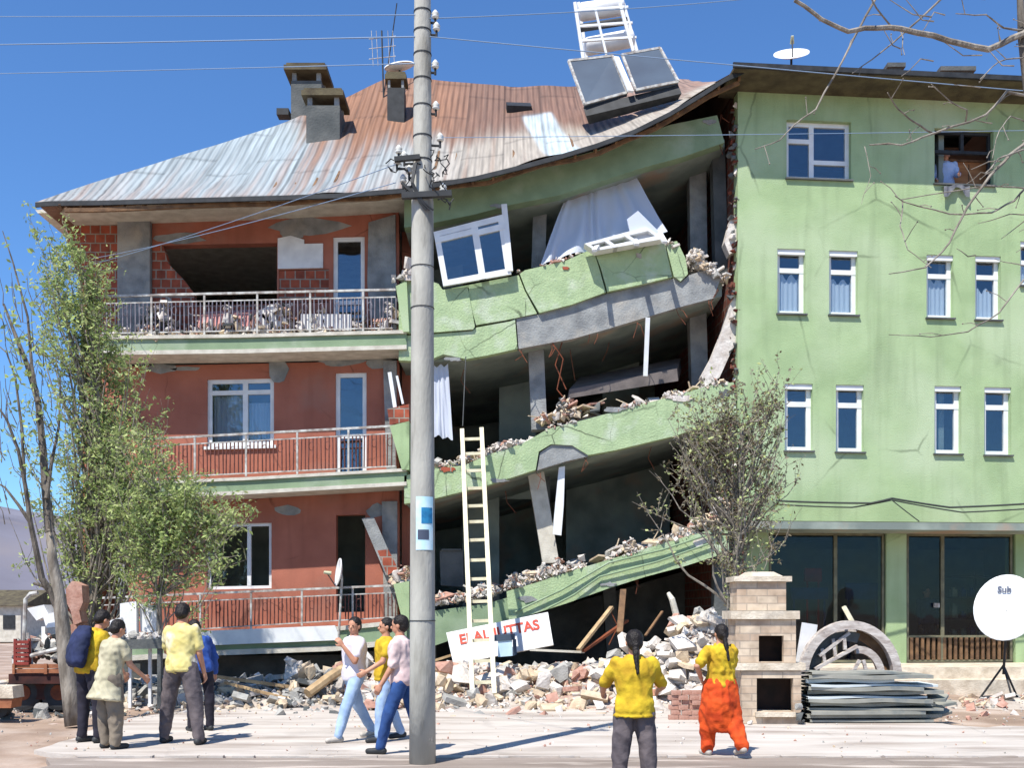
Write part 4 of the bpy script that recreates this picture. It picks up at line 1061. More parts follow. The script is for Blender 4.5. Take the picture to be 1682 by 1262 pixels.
# ------------------------------------------------------------------ things hanging in and out of the collapsed rooms
def sheet(top, bot, Yt, Yb, folds, amp, name, lab, cat, m='curtain', nu=60):
    def f(u, v):
        a = P(interp([(i / (len(top) - 1), p[0]) for i, p in enumerate(top)], u), interp([(i / (len(top) - 1), p[1]) for i, p in enumerate(top)], u), Yt)
        b = P(interp([(i / (len(bot) - 1), p[0]) for i, p in enumerate(bot)], u), interp([(i / (len(bot) - 1), p[1]) for i, p in enumerate(bot)], u), Yb)
        q = a.lerp(b, v); bow = math.sin(v * math.pi) * .0
        return q + Vector((0, (math.sin(u * folds * .7 + v * 1.5 + 5 * noise.noise(Vector((u * 4, v * .8, 0)))) + 1.2 * noise.noise(Vector((u * 9, v * 2.5, 4)))) * amp * (.3 + .7 * v), .03 * math.sin(u * 14 + v * 4)))
    mb = MB(); mb.grid(f, nu, 14); return tag(mb.build(name, M[m], smooth=True), lab, cat)
sheet([(930, 322), (975, 305), (1042, 288)], [(888, 432), (960, 415), (1010, 398), (1096, 380)], 22.6, 22.05, 60, .06, 'curtain', 'big white curtain blown out of the top slanting floor', 'curtain')
sheet([(708, 602), (736, 600)], [(712, 716), (744, 722)], 22.3, 22.2, 24, .04, 'curtain', 'narrow white curtain hanging beside the pole on the middle floor', 'curtain', nu=24)
# tilted window left hanging on the parapet
def tilted(px, vs, hs, name, lab, Y=21.85, t=9, glass=True, dep=.07):
    """px: bl, br, tr, tl corners in px"""
    q = [P(x, y, Y) for x, y in px]
    def fn(a, b, d): return q[0].lerp(q[1], a).lerp(q[3].lerp(q[2], a), b) + Vector((0, d, 0))
    w = (q[1] - q[0]).length; h = (q[3] - q[0]).length; tw = t / F * Y
    mb = MB(); ta, tb = tw / w, tw / h
    mb.fhex(fn, 0, ta, 0, 1, 0, dep); mb.fhex(fn, 1 - ta, 1, 0, 1, 0, dep); mb.fhex(fn, ta, 1 - ta, 0, tb, 0, dep); mb.fhex(fn, ta, 1 - ta, 1 - tb, 1, 0, dep)
    for a, b0, b1 in vs: mb.fhex(fn, a - ta * .6, a + ta * .6, b0, b1, -.005, dep)
    for b, a0, a1 in hs: mb.fhex(fn, a0, a1, b - tb * .5, b + tb * .5, -.01, dep)
    rt = empty(name, q[0], lab, 'window'); mb.build('window_frame', M['white'], rt)
    if glass: g = MB(); g.fhex(fn, ta * .5, 1 - ta * .5, tb * .5, 1 - tb * .5, dep * .4, dep * .5); g.build('pane', M['glass'], rt)
    return rt
tilted([(728, 470), (840, 450), (826, 352), (712, 381)], [(.58, 0, 1)], [(.84, 0, .58), (.8, .58, 1)], 'tilted_window', 'white double window tilting over the slanting parapet right of the pole')
mb = MB(); mb.bar(P(828, 336, 21.9), P(838, 446, 21.86), .12, .07); tag(mb.build('window_post', M['white']), 'white upright post at the right side of the tilting double window', 'post')
tilted([(978, 412), (1090, 392), (1062, 372), (960, 400)], [(.3, 0, 1), (.62, 0, 1)], [], 'fallen_window_frame', 'white window frame fallen flat on the slanting parapet below the big curtain', Y=21.6, t=6, glass=False, dep=.3)
mb = MB(); mb.px([(1030, 360), (1048, 346), (1080, 378), (1092, 392), (1046, 398), (1036, 385)], 21.75, .06); tag(mb.build('bundled_sheet', M['curtain']), 'bright white cloth bundle on the fallen window frame', 'cloth')
# frame prongs that overhang and throw shadows on the parapet
mb = MB()
for a, b in (((985, 398), (976, 412)), ((1040, 388), (1046, 402)), ((1082, 380), (1092, 398))): mb.bar(P(a[0], a[1], 21.9), P(b[0], b[1], 21.35), .1, .05)
tag(mb.build('broken_frame_piece', M['white']), 'broken white sash pieces sticking out over the parapet under the curtain', 'window piece')
mb = MB(); mb.bar(P(1064, 522, 21.95), P(1060, 618, 22.1), .09, .07); tag(mb.build('window_post', M['white']), 'lone white upright post standing in the middle slanting floor', 'post')
mb = MB(); mb.px([(918, 768), (928, 766), (926, 830), (922, 880), (908, 878), (910, 850)], 22.2, .06); tag(mb.build('door_frame_piece', M['white']), 'narrow white door piece hanging beside the leaning column', 'door piece')
mb = MB(); mb.hexa([P(932, 655, 22.6), P(1114, 626, 22.6), P(1112, 606, 22.6), P(935, 640, 22.6), P(950, 636, 24.4), P(1120, 606, 24.4), P(1118, 588, 24.4), P(952, 620, 24.4)]); 
tag(mb.build('toppled_slab', mat('brown_grey_slab', (112, 104, 100), (90, 84, 82), scale=3, bump=.2)), 'long brown grey panel lying on the middle slanting floor', 'panel')
mb = MB(); mb.px([(722, 905), (760, 905), (762, 965), (724, 962)], 23.2, .5); mb.px([(725, 902), (758, 902), (758, 905), (725, 905)], 23.15, .6); tag(mb.build('grey_cabinet', M['greyd']), 'grey blue cabinet standing behind the ladder on the lowest slanting floor', 'cabinet')
mb = MB(); mb.hexa([P(594, 852, 22.3), P(614, 850, 22.3), P(652, 935, 22.3), P(634, 946, 22.3), P(594, 852, 22.6), P(614, 850, 22.6), P(652, 935, 22.6), P(634, 946, 22.6)])
tag(mb.build('leaning_beam', M['grey']), 'concrete beam leaning across the lowest balcony door', 'beam')
mb = MB(); mb.hexa([P(620, 905, 22.28), P(638, 903, 22.28), P(654, 935, 22.28), P(636, 946, 22.28), P(620, 905, 22.5), P(638, 903, 22.5), P(654, 935, 22.5), P(636, 946, 22.5)])
tag(mb.build('brick_piece', M['brick']), 'brick piece clinging to the foot of the leaning beam', 'brick piece')
for (x0, y0, x1, y1, w, mm, lab) in ((640, 612, 652, 690, .08, 'white', 'white door post leaning at the right end of the middle balcony'), (652, 618, 662, 664, .06, 'white', 'short white strip leaning by the end of the middle balcony'), (700, 1090, 770, 1068, .1, 'wood', 'thin plank lying at the foot of the ladder')):
    mb = MB(); mb.bar(P(x0, y0, 22.2), P(x1, y1, 22.2), w, .05); tag(mb.build('strip', M[mm]), lab, 'strip')
# ------------------------------------------------------------------ debris on the floors
M['greyl'] = mat('rubble_concrete', (172, 170, 164), (144, 142, 136), scale=5, bump=.5)
MR = [M['plaster'], M['greyl'], M['brick2'] if 'brick2' in M else mat('broken_brick', (184, 146, 130), (158, 116, 100), scale=8, bump=.3), mat('beige_rubble', (206, 188, 160), (178, 158, 134), scale=6, bump=.4), M['greyd']]
def debris(path, n, Y0, Y1, s0, s1, lab, mix=(0, 0, 0, 1, 2, 3), hgt=.25, name='debris', plates=0):
    mb = MB(); tab = path; k = 0; ph = U(0, 50)
    while k < n:
        x = U(tab[0][0], tab[-1][0]); g = noise.noise(Vector((x * .022, ph, 0))) + .6 * noise.noise(Vector((x * .07, ph, 3)))
        if random.random() > .45 + g * 1.3: continue
        k += 1; y = interp(tab, x); t = random.random(); Yd = Y0 + (Y1 - Y0) * t ** 1.7; s = s0 * .6 + (s1 - s0 * .6) * random.random() ** 2.6
        c = P(x, y, 22); c.y = Yd + (s * .4 if t < .1 else 0); c.z += s * .25 - .03 + random.random() ** 1.6 * hgt * max(.12, .7 + g * 2.2)
        if random.random() < .2: mb.box(c, (s * U(1.2, 3), s * U(.6, 1.2), s * U(.2, .5)), (U(-.6, .6), U(-.6, .6), U(0, 3)), random.choice(mix))
        else: mb.rock(c, (s, s * U(.6, 1.2), s * U(.3, .8)), random.choice(mix))
    for i in range(plates):
        x = U(tab[0][0], tab[-1][0]); y = interp(tab, x); c = P(x, y, 22); c.y = U(Y0 + .1, Y1); c.z += U(.05, hgt)
        mb.box(c, (U(.2, .7), U(.15, .4), .04), (U(-.5, .5), U(-.6, .3), U(0, 3)), random.choice(mix))
        if i % 2: d = Vector((U(-.4, .4), U(-.2, .2), U(0, .25))); mb.bar(c, c + d, .025, .02, m=3)
    return tag(mb.build(name, MR), lab, 'debris', kind='stuff')
debris([(1090, 402), (1110, 404), (1140, 430), (1165, 448), (1195, 458)], 600, 21.95, 22.9, .03, .13, 'white broken plaster heaped at the right end of the top slanting floor', (0, 0, 0, 3, 1), .3)
debris([(848, 442), (900, 436), (960, 412)], 60, 21.98, 22.3, .04, .1, 'small reddish bits along the top slanting parapet', (2, 2, 0), .05)
debris([(712, 766), (800, 746), (860, 726), (905, 703), (960, 690), (1040, 668), (1110, 650), (1200, 628)], 1500, 21.98, 23.4, .03, .11, 'white and pink rubble strewn along the middle slanting floor', (0, 0, 0, 0, 1, 2, 3), .10, plates=30)
debris([(890, 694), (905, 688), (980, 676)], 160, 22.0, 22.8, .05, .14, 'brick pieces heaped by the column on the middle slanting floor', (2, 3, 0, 4), .28, plates=12)
debris([(712, 992), (780, 982), (835, 966), (900, 948), (1000, 919), (1080, 896), (1190, 866)], 2000, 21.98, 23.6, .03, .12, 'pale rubble covering the edge of the lowest slanting floor', (0, 0, 0, 0, 1, 2, 3), .2, plates=20)
debris([(1060, 892), (1110, 874), (1180, 852), (1205, 842)], 300, 22.0, 22.7, .06, .2, 'orange and cream rubble piled at the right end of the lowest slanting floor', (3, 3, 3, 2, 0), .35)
debris([(640, 960), (672, 955)], 60, 21.9, 22.8, .06, .2, 'plaster lumps at the right end of the lowest balcony', (0, 3, 2), .25)
debris([(644, 462), (676, 455)], 60, 21.85, 22.4, .06, .2, 'plaster lumps at the right end of the top balcony', (0, 0, 1), .35)
debris([(170, 554), (650, 545)], 1200, 22.12, 22.7, .03, .18, 'bits of broken brick scattered over the top balcony', (0, 2, 0, 4, 3, 0), .42, plates=22)
# things on the top balcony
mb = MB(); mb.hexa([P(325, 538, 22.18), P(415, 536, 22.18), P(408, 514, 22.22), P(325, 519, 22.22), P(345, 530, 22.7), P(440, 527, 22.7), P(432, 508, 22.7), P(340, 512, 22.7)])
tag(mb.build('mattress', mat('pink_cloth', (216, 158, 152), (200, 140, 136), scale=3)), 'pink mattress lying on the top balcony', 'mattress')
for c, lab in (([(422, 512), (446, 499), (472, 528), (450, 541)], 'white board tilted on its corner on the top balcony'), ([(494, 516), (577, 516), (577, 543), (494, 543)], 'white rectangular board lying lengthwise behind the top railing'), ([(405, 540), (432, 515), (440, 520), (446, 546), (432, 548)], 'small bent white board left of the tilted one')):
    mb = MB(); mb.px(c, 22.16, .07); tag(mb.build('white_board', M['whitet']), lab, 'board', 'white boards on the top balcony')
mb = MB(); mb.tube([P(222, 546, 22.4), P(236, 523, 22.4), P(262, 530, 22.4), P(290, 540, 22.4)], .035, 6); mb.tube([P(245, 546, 22.5), P(238, 524, 22.5)], .03, 6); tag(mb.build('bent_frame', M['greyd']), 'bent grey frame lying at the left of the top balcony', 'frame')
def bw(px0, px1, y0, y1, m, lab):
    mb = MB(); mb.fhex(Lf, px0, px1, y0, y1, -.55, -.45); mb.fhex(Lf, px0 + 4, px0 + 8, y1, y1 + 30, -.54, -.46); mb.fhex(Lf, px1 - 8, px1 - 4, y1, y1 + 30, -.54, -.46); tag(mb.build('propped_panel', M[m]), lab, 'panel')
M['bluew'] = mat('bluish_white', (176, 192, 220), (150, 170, 205), scale=2)
# ------------------------------------------------------------------ ladder
ld = empty('ladder', P(790, 1145, 18.5), 'long cream wooden ladder leaning on the slanting floors right of the pole', 'ladder')
YA, YB = 18.5, 21.82
def lp(px0, py0, px1, py1, m0):
    mb = MB(); mb.bar(P(px0, py0, YA), P(px1, py1, YB), .085, .07, up=(0, 1, 0)); mb.build('rail', M['ladder'], ld)
lp(776, 1143, 759, 706, 0); lp(812, 1141, 791, 704, 0)
yb = [1122, 1087, 1053, 1021, 989, 952, 921, 888, 858, 832, 803, 774, 746, 722]
for i, y in enumerate(yb):
    t = (1143 - y) / (1143 - 705); Yr = lerp(YA, YB, t)
    mb = MB(); mb.bar(P(lerp(776, 759, t), y, Yr), P(lerp(812, 791, t), y - 1, Yr), .06, .045, up=(0, 1, 0)); mb.build('rung', M['ladder'], ld)
# ------------------------------------------------------------------ banner
bc = [(745, 1092), (909, 1060), (900, 1006), (733, 1040)]
bq = [P(bc[0][0], bc[0][1], 21.3), P(bc[1][0], bc[1][1], 21.3), P(bc[2][0], bc[2][1], 21.55), P(bc[3][0], bc[3][1], 21.55)]
bn = empty('banner', bq[0], 'white banner sign with red letters lying slanted on the rubble below the lowest floor', 'sign')
mb = MB(); mb.slab4(bq, -.05); mb.build('board', M['whitet'], bn)
bx = (bq[1] - bq[0]).normalized(); by = (bq[3] - bq[0]); N_ = bx.cross(by).normalized(); by = N_.cross(bx)
if N_.y > 0: N_ = -N_
lettering('EI AL IUTTAS', .30, bq[0] + bx * .20 + by * .40 + N_ * .012, bx, by, N_, 'redink', bn, sx=.98)
bb = empty('light_blue_box', P(830, 1080, 20.9), 'pale blue box with a grey rim in front of the banner', 'box')
mb = MB(); mb.px([(818, 1054), (841, 1052), (842, 1078), (818, 1080)], 20.9, .3); mb.build('body', mat('pale_blue_plastic', (196, 220, 232), (180, 206, 222), scale=4, rough=.5), bb)
mb = MB(); mb.px([(812, 1044), (846, 1042), (846, 1051), (841, 1052), (818, 1054), (812, 1054)], 20.88, .32); mb.px([(842, 1052), (848, 1051), (849, 1076), (843, 1078)], 20.88, .32); mb.build('rim', M['panel'], bb)
# ------------------------------------------------------------------ rubble heap
def rampy(Y, a, b): return max(0, min(1, (Y - a) / (b - a)))
def RH(X, Y):
    px = X * F / Y + CX
    h = (.64 + .1 * rampy(px, 930, 1060)) * math.exp(-((Y - 20.6) / 1.35) ** 2) * rampy(px, 520, 700) * (1 - rampy(px, 1195, 1240))
    h += 1.5 * math.exp(-(((X - 3.45) / .72) ** 2 + ((Y - 18.7) / .95) ** 2)) * (1 - .9 * rampy(X, 4.0, 4.5))
    h += .55 * math.exp(-(((X - 2.2) / .8) ** 2 + ((Y - 19.0) / .9) ** 2))
    h += .38 * math.exp(-(((X + 2.7) / 1.2) ** 2 + ((Y - 19.6) / .9) ** 2))
    h += .35 * math.exp(-((Y - 19.9) / 1.6) ** 2) * rampy(-X, 2.6, 3.6) * (1 - rampy(-X, 9.5, 11))
    h += .12 * math.exp(-((Y - 18.3) / 1.0) ** 2) * rampy(px, 200, 500) * (1 - rampy(px, 1195, 1240))
    h += .25 * math.exp(-(((X - 10.2) / 2.2) ** 2 + ((Y - 18.6) / .8) ** 2))
    return h
mb = MB(); mb.grid(lambda u, v: Vector((lerp(-11.5, 13, u), lerp(15.5, 23.2, v), RH(lerp(-11.5, 13, u), lerp(15.5, 23.2, v)) * .9 - .10 + .10 * noise.noise(Vector((u * 60, v * 20, 0))))), 150, 50)
M['heap'] = mat('crushed_plaster_dust', (192, 182, 170), (158, 146, 134), scale=3, bump=.8, bscale=14, col3=(166, 130, 114), scale3=1.4, lo3=.54, hi3=.68)
tag(mb.build('rubble_mound', M['heap'], smooth=True), 'dusty mound of crushed plaster under the collapsed floors', 'rubble', kind='stuff')
mb = MB(); cnt = 0
while cnt < 9500:
    X = U(-11, 11.5); Y = U(16.0, 21.9); h = RH(X, Y)
    if random.random() > min(1, h * 1.9 + .045): continue
    big = random.random(); s = U(.02, .08) if big < .88 else U(.08, .22)
    px = X * F / Y + CX
    if px < 560: mix = (1, 4, 1, 0, 3)
    elif X > 2.3 and Y < 20 and X < 4.6: mix = (0, 0, 0, 0, 3)
    elif X > 5: mix = (2, 3, 1, 0); s *= .6
    else: mix = (0, 0, 2, 3, 3, 1, 0, 3, 2, 0)
    c = Vector((X, Y, h * .9 - .07 + s * .2)); cnt += 1
    if random.random() < .16: mb.box(c + Vector((0, 0, .04)), (s * 2.2, s * 1.3, s * .5), (U(-.5, .5), U(-.5, .5), U(0, 3)), random.choice(mix))
    else: mb.rock(c, (s, s * U(.7, 1.2), s * U(.5, 1)), random.choice(mix))
tag(mb.build('rubble', MR), 'heap of white, pink and grey rubble spread under the collapsed floors', 'rubble', kind='stuff')
mb = MB()
for i in range(900):
    X = U(-9, 11); Y = U(11.8, 17.5); s = U(.008, .03)
    if Y < 15.5 and random.random() < .5: continue
    mb.rock((X, Y, s * .3), (s, s, s * .6), random.choice((0, 1, 2, 3)))
tag(mb.build('gravel', MR), 'small stone chips scattered on the pale pavement', 'gravel', kind='stuff')
protos = []
for i in range(5):
    m_ = MB(); m_.rock((0, 0, .1), (.30, .26, .2), 0); m_.rock((.1, .05, .14), (.2, .2, .16), 0); o = m_.build('concrete_chunk', [MR[(0, 3, 0, 1, 2)[i]]]); protos.append(o)
spots = [(1085, 18.3), (1130, 18.0), (1165, 17.9), (1150, 18.6), (1112, 18.9), (1180, 18.4), (1060, 18.6), (1035, 19.2), (1010, 19.4), (735, 19.6), (760, 19.3), (870, 19.4), (900, 19.0), (930, 19.6), (955, 19.2), (985, 18.8), (725, 18.7), (850, 18.6), (540, 18.8), (560, 19.2), (600, 19.4), (500, 18.9), (470, 19.2), (640, 19.3), (1130, 19.2), (1100, 17.6), (1170, 17.3), (820, 18.9)]
for i, (px, Y) in enumerate(spots):
    o = protos[i] if i < 5 else copy_tree(protos[i % 5]); X = (px - CX) / F * Y
    o.location = (X, Y, RH(X, Y) * .9 + .0); o.rotation_euler = (U(-.5, .5), U(-.5, .5), U(0, 6)); s = U(.6, 1.2); o.scale = (s, s, s * U(.6, 1))
    tag(o, 'rough broken chunk lying on the rubble heap', 'rubble chunk', 'broken chunks on the rubble heap')
for i in range(34):   # plaster slabs in the white heap
    X = random.gauss(3.2, .55); Y = random.gauss(18.4, .55); h = RH(X, Y) * .9; a, b = U(.25, .6), U(.2, .45)
    n_ = random.choice((4, 5, 5, 6)); pts = [Vector((math.cos(6.283 * (k + U(-.25, .25)) / n_) * a / 2, math.sin(6.283 * (k + U(-.25, .25)) / n_) * b / 2, 0)) for k in range(n_)]
    mb = MB(); Rr = Euler((U(-1.0, .5), U(-.7, .7), U(0, 6.3))).to_matrix(); c = Vector((X, Y, h + U(.0, .16)))
    mb.prism([c + Rr @ p_ for p_ in pts], Rr @ Vector((0, 0, U(.05, .12)))); tag(mb.build('broken_plaster_piece', [MR[random.choice((0, 0, 0, 3))]]), 'pale broken slab sticking out of the white heap between the two women', 'wall piece', 'pale slabs in the white heap')
# planks and beams sticking out of the rubble
for i, (x0, y0, Ya, x1, y1, Yb, w, mm, lab) in enumerate([
    (950, 1068, 19.8, 1005, 998, 20.6, .09, 'wood', 'long pale plank rising steeply from the rubble before the dark ground floor'),
    (958, 1070, 19.9, 1030, 1020, 20.8, .08, 'rust', 'reddish plank lying beside the long pale plank in the rubble'),
    (1018, 1040, 20.2, 1024, 970, 20.8, .12, 'woodd', 'upright grey post stuck in the rubble under the lowest floor'),
    (1060, 1045, 20.3, 1088, 1005, 20.8, .05, 'woodd', 'thin stick between the upright posts under the lowest floor'),
    (870, 1068, 20.0, 960, 1072, 20.0, .07, 'pale', 'pale plank lying flat right of the banner'),
    (340, 1110, 18.8, 520, 1135, 18.6, .09, 'wood', 'long plank lying on the grey debris under the lowest balcony'),
    (370, 1122, 18.5, 470, 1148, 18.0, .07, 'wood', 'short plank in front of the long one under the lowest balcony'),
    (505, 1140, 18.0, 580, 1088, 18.8, .18, 'wood', 'thick round log resting behind the walking man in white')]):
    mb = MB(); a = P(x0, y0, Ya); b = P(x1, y1, Yb)
    (mb.tube([a, a.lerp(b, .5) + Vector((0, 0, .02)), b], [w / 2, w / 2, w / 2.4], 8) if w > .15 else mb.bar(a, b, w, w * .6)); tag(mb.build('plank', M[mm]), lab, 'plank', 'planks in the rubble')
mb = MB(); mb.tube([P(1100, 1045, 20.4), P(1112, 1015, 20.4), P(1104, 985, 20.4), P(1098, 975, 20.5)], [.06, .07, .06, .04], 8); tag(mb.build('twisted_pipe', M['pale']), 'curved pale pipe rising from the rubble under the lowest floor', 'pipe')
# white boards behind the left group
for i, (c, Y, lab) in enumerate((([(197, 992), (224, 988), (224, 1052), (197, 1052)], 17.6, 'tall white board standing between the people on the left'), ([(229, 993), (258, 996), (256, 1040), (231, 1038)], 17.7, 'shorter white board beside the tall one, left of the man in the pale shirt'), ([(180, 1020), (198, 1015), (200, 1050), (182, 1052)], 17.5, 'small white board at the left of the tall one'))):
    mb = MB(); mb.px(c, Y, .12); z0 = P(0, c[2][1], Y).z; x0 = P(c[0][0], 0, Y).x; x1 = P(c[1][0], 0, Y).x
    for xx in ((x0 + .03, x1 - .06) if z0 < .5 else ((x0 + x1) / 2,)): mb.box((xx, Y + .09, z0 / 2), (.05, .05, z0))
    tag(mb.build('white_board', M['whitet']), lab, 'board', 'white boards behind the left group')
mb = MB(); mb.px([(168, 1052), (268, 1050), (268, 1066), (168, 1068)], 17.4, .5); 
for x in (175, 258): mb.px([(x, 1060), (x + 6, 1060), (x + 6, 1165), (x, 1165)], 17.45, .1)
tag(mb.build('trestle_table', M['greyd']), 'grey table top carrying debris behind the people on the left', 'table')
mb = MB()
for i in range(120):
    X = U(-7.0, -5.9); mb.rock((X, 17.65 + U(-.2, .2), 1.13 + U(0, .12)), (U(.04, .12),) * 3, random.choice((0, 1, 0)))
tag(mb.build('debris', MR), 'white crumbs of plaster on the grey table', 'debris', kind='stuff')

# ------------------------------------------------------------------ stone barbecue fireplace
YF = 15.1
fp = empty('stone_fireplace', P(1262, 1190, YF), 'cream stone garden fireplace with two dark openings and stepped chimney', 'fireplace')
def fb(x0, x1, y0, y1, d0, d1, name, m, holes=()):
    mb = MB()
    def fn(a, b, d): return P(a, b, YF) + Vector((0, d, 0))
    if holes: wall(mb, fn, x0, x1, y0, y1, list(holes), d0, d0 + .10); mb.fhex(fn, x0, x0 + 4, y0, y1, d0 + .101, d1); mb.fhex(fn, x1 - 4, x1, y0, y1, d0 + .101, d1); mb.fhex(fn, x0 + 4, x1 - 4, y0, y1, d1 - .08, d1)
    else: mb.fhex(fn, x0, x1, y0, y1, d0, d1)
    return mb.build(name, M[m], fp)
fb(1218, 1316, 1102, 1190, 0, .62, 'lower_hearth', 'stone', [(1243, 1303, 1115, 1170)])
fb(1208, 1322, 1090, 1101.6, -.04, .66, 'ledge', 'stonecap')
fb(1209, 1308, 1018, 1089.6, 0.02, .58, 'upper_hearth', 'stone', [(1247, 1288, 1045, 1088)])
fb(1200, 1313, 1004, 1017.6, -.03, .62, 'ledge', 'stonecap')
fb(1212, 1293, 956, 1003.6, .06, .54, 'chimney_stack', 'stone')
fb(1206, 1301, 947, 955.6, .0, .60, 'ledge', 'stonecap')
mb = MB(); A_ = [P(1222, 947, YF) + Vector((0, .1, 0)), P(1290, 947, YF) + Vector((0, .1, 0)), P(1290, 947, YF) + Vector((0, .5, 0)), P(1222, 947, YF) + Vector((0, .5, 0))]
B_ = [P(1234, 939, YF) + Vector((0, .18, 0)), P(1276, 939, YF) + Vector((0, .18, 0)), P(1276, 939, YF) + Vector((0, .42, 0)), P(1234, 939, YF) + Vector((0, .42, 0))]
mb.hexa(A_ + B_); mb.build('cap', M['stonecap'], fp)
fb(1240, 1306, 1170.5, 1178, -.06, .4, 'hearth_shelf', 'stonecap')
mb = MB(); mb.px([(1222, 1106), (1312, 1106), (1312, 1186), (1222, 1186)], YF + .45, .05); mb.px([(1213, 1022), (1304, 1022), (1304, 1087), (1213, 1087)], YF + .43, .05); mb.build('sooty_back', mat('soot', (58, 44, 38), (38, 32, 30), scale=5), fp)
for i, (px, py, s, mm) in enumerate(((1215, 1186, .07, 2), (1232, 1188, .05, 0), (1196, 1186, .05, 3), (1314, 1178, .09, 4), (1312, 1162, .08, 1), (1318, 1188, .08, 4))):
    mb = MB(); mb.rock(P(px, py, YF - .1), (s, s, s * .7), 0); tag(mb.build('loose_stone', [MR[mm]]), 'loose stone lying at the foot of the stone fireplace', 'stone', 'loose stones by the fireplace')
# brick stack left of the fireplace
bs = MB()
protoB = None
for r in range(6):
    for k in range(max(2, 6 - r // 2)):
        c = Vector((2.45 + k * .155 + (r % 2) * .05 + U(-.01, .01), 15.75 + U(-.03, .03), .035 + r * .075))
        if protoB is None:
            m_ = MB(); m_.box((0, 0, .034), (.145, .10, .068)); protoB = m_.build('brick', M['brk'] if 'brk' in M else MR[2]); o = protoB
        else: o = copy_tree(protoB)
        o.location = c - Vector((0, 0, .034)); o.rotation_euler = (0, 0, U(-.12, .12)); tag(o, 'loose red brick in the small stack left of the stone fireplace', 'brick', 'bricks stacked by the fireplace')
# ------------------------------------------------------------------ wooden arch
ar = empty('broken_arch', P(1398, 1120, 16.6), 'weathered pale arch lying broken behind the grey sheets', 'arch')
def archpts(cx, cy, rx, ry, Y, a0=180, a1=0, n=26): return [P(cx + rx * math.cos(rad(lerp(a0, a1, k / n))), cy - ry * math.sin(rad(lerp(a0, a1, k / n))), Y) for k in range(n + 1)]
def ribbon(o1, o2, dep, name, m):
    mb = MB()
    for k in range(len(o1) - 1):
        q = [o1[k], o1[k + 1], o2[k + 1], o2[k]]; mb.hexa(q + [v + Vector((0, dep, 0)) for v in q])
    return mb.build(name, M[m], ar)
M['oldw'] = mat('bleached_wood', (202, 194, 186), (160, 148, 140), scale=6, bump=.4, stretch=(1, 1, 3))
ribbon(archpts(1398, 1112, 84, 92, 16.4), archpts(1398, 1112, 70, 78, 16.4), .16, 'outer_rim', 'oldw')
ribbon(archpts(1398, 1112, 80, 86, 16.9), archpts(1398, 1112, 66, 74, 16.9), .1, 'outer_rim', 'oldw')
ribbon(archpts(1392, 1108, 62, 70, 16.55, 175, 70), archpts(1392, 1108, 46, 54, 16.55, 175, 70), .1, 'inner_rib', 'greyd')
ribbon(archpts(1398, 1112, 69, 77, 16.6, 80, 5), archpts(1398, 1112, 52, 62, 16.6, 80, 5), .08, 'inner_rib', 'woodd')
ribbon(archpts(1412, 1112, 42, 50, 16.5, 100, 0), archpts(1412, 1112, 30, 38, 16.5, 100, 0), .08, 'inner_rib', 'oldw')
mb = MB()
for (a, b, w) in (((1338, 1100), (1408, 1062), .09), ((1345, 1078), (1395, 1040), .06), ((1355, 1090), (1350, 1066), .05), ((1372, 1078), (1368, 1050), .05), ((1388, 1068), (1386, 1044), .05), ((1398, 1110), (1412, 1085), .05), ((1425, 1112), (1418, 1085), .05)): mb.bar(P(a[0], a[1], 16.5), P(b[0], b[1], 16.5), w, .05)
mb.build('cross_slat', M['oldw'], ar)
mb = MB()
for k in range(0, 26, 2):
    a = archpts(1398, 1112, 82, 90, 16.4)[k]; b = archpts(1398, 1112, 78, 85, 17.0)[k]; mb.bar(a, b, .05, .02)
mb.build('rim_slat', M['oldw'], ar)
mb = MB(); mb.bar(P(1400, 1022, 16.5), P(1386, 997, 16.6), .07, .05); tag(mb.build('stick', M['ladder']), 'short pale stick poking up above the broken arch', 'stick')
mb = MB(); mb.bar(P(1318, 1100, 16.8), P(1330, 1025, 16.8), .25, .04); tag(mb.build('white_bag', M['whitet']), 'pale scrap standing between the fireplace and the arch', 'scrap')
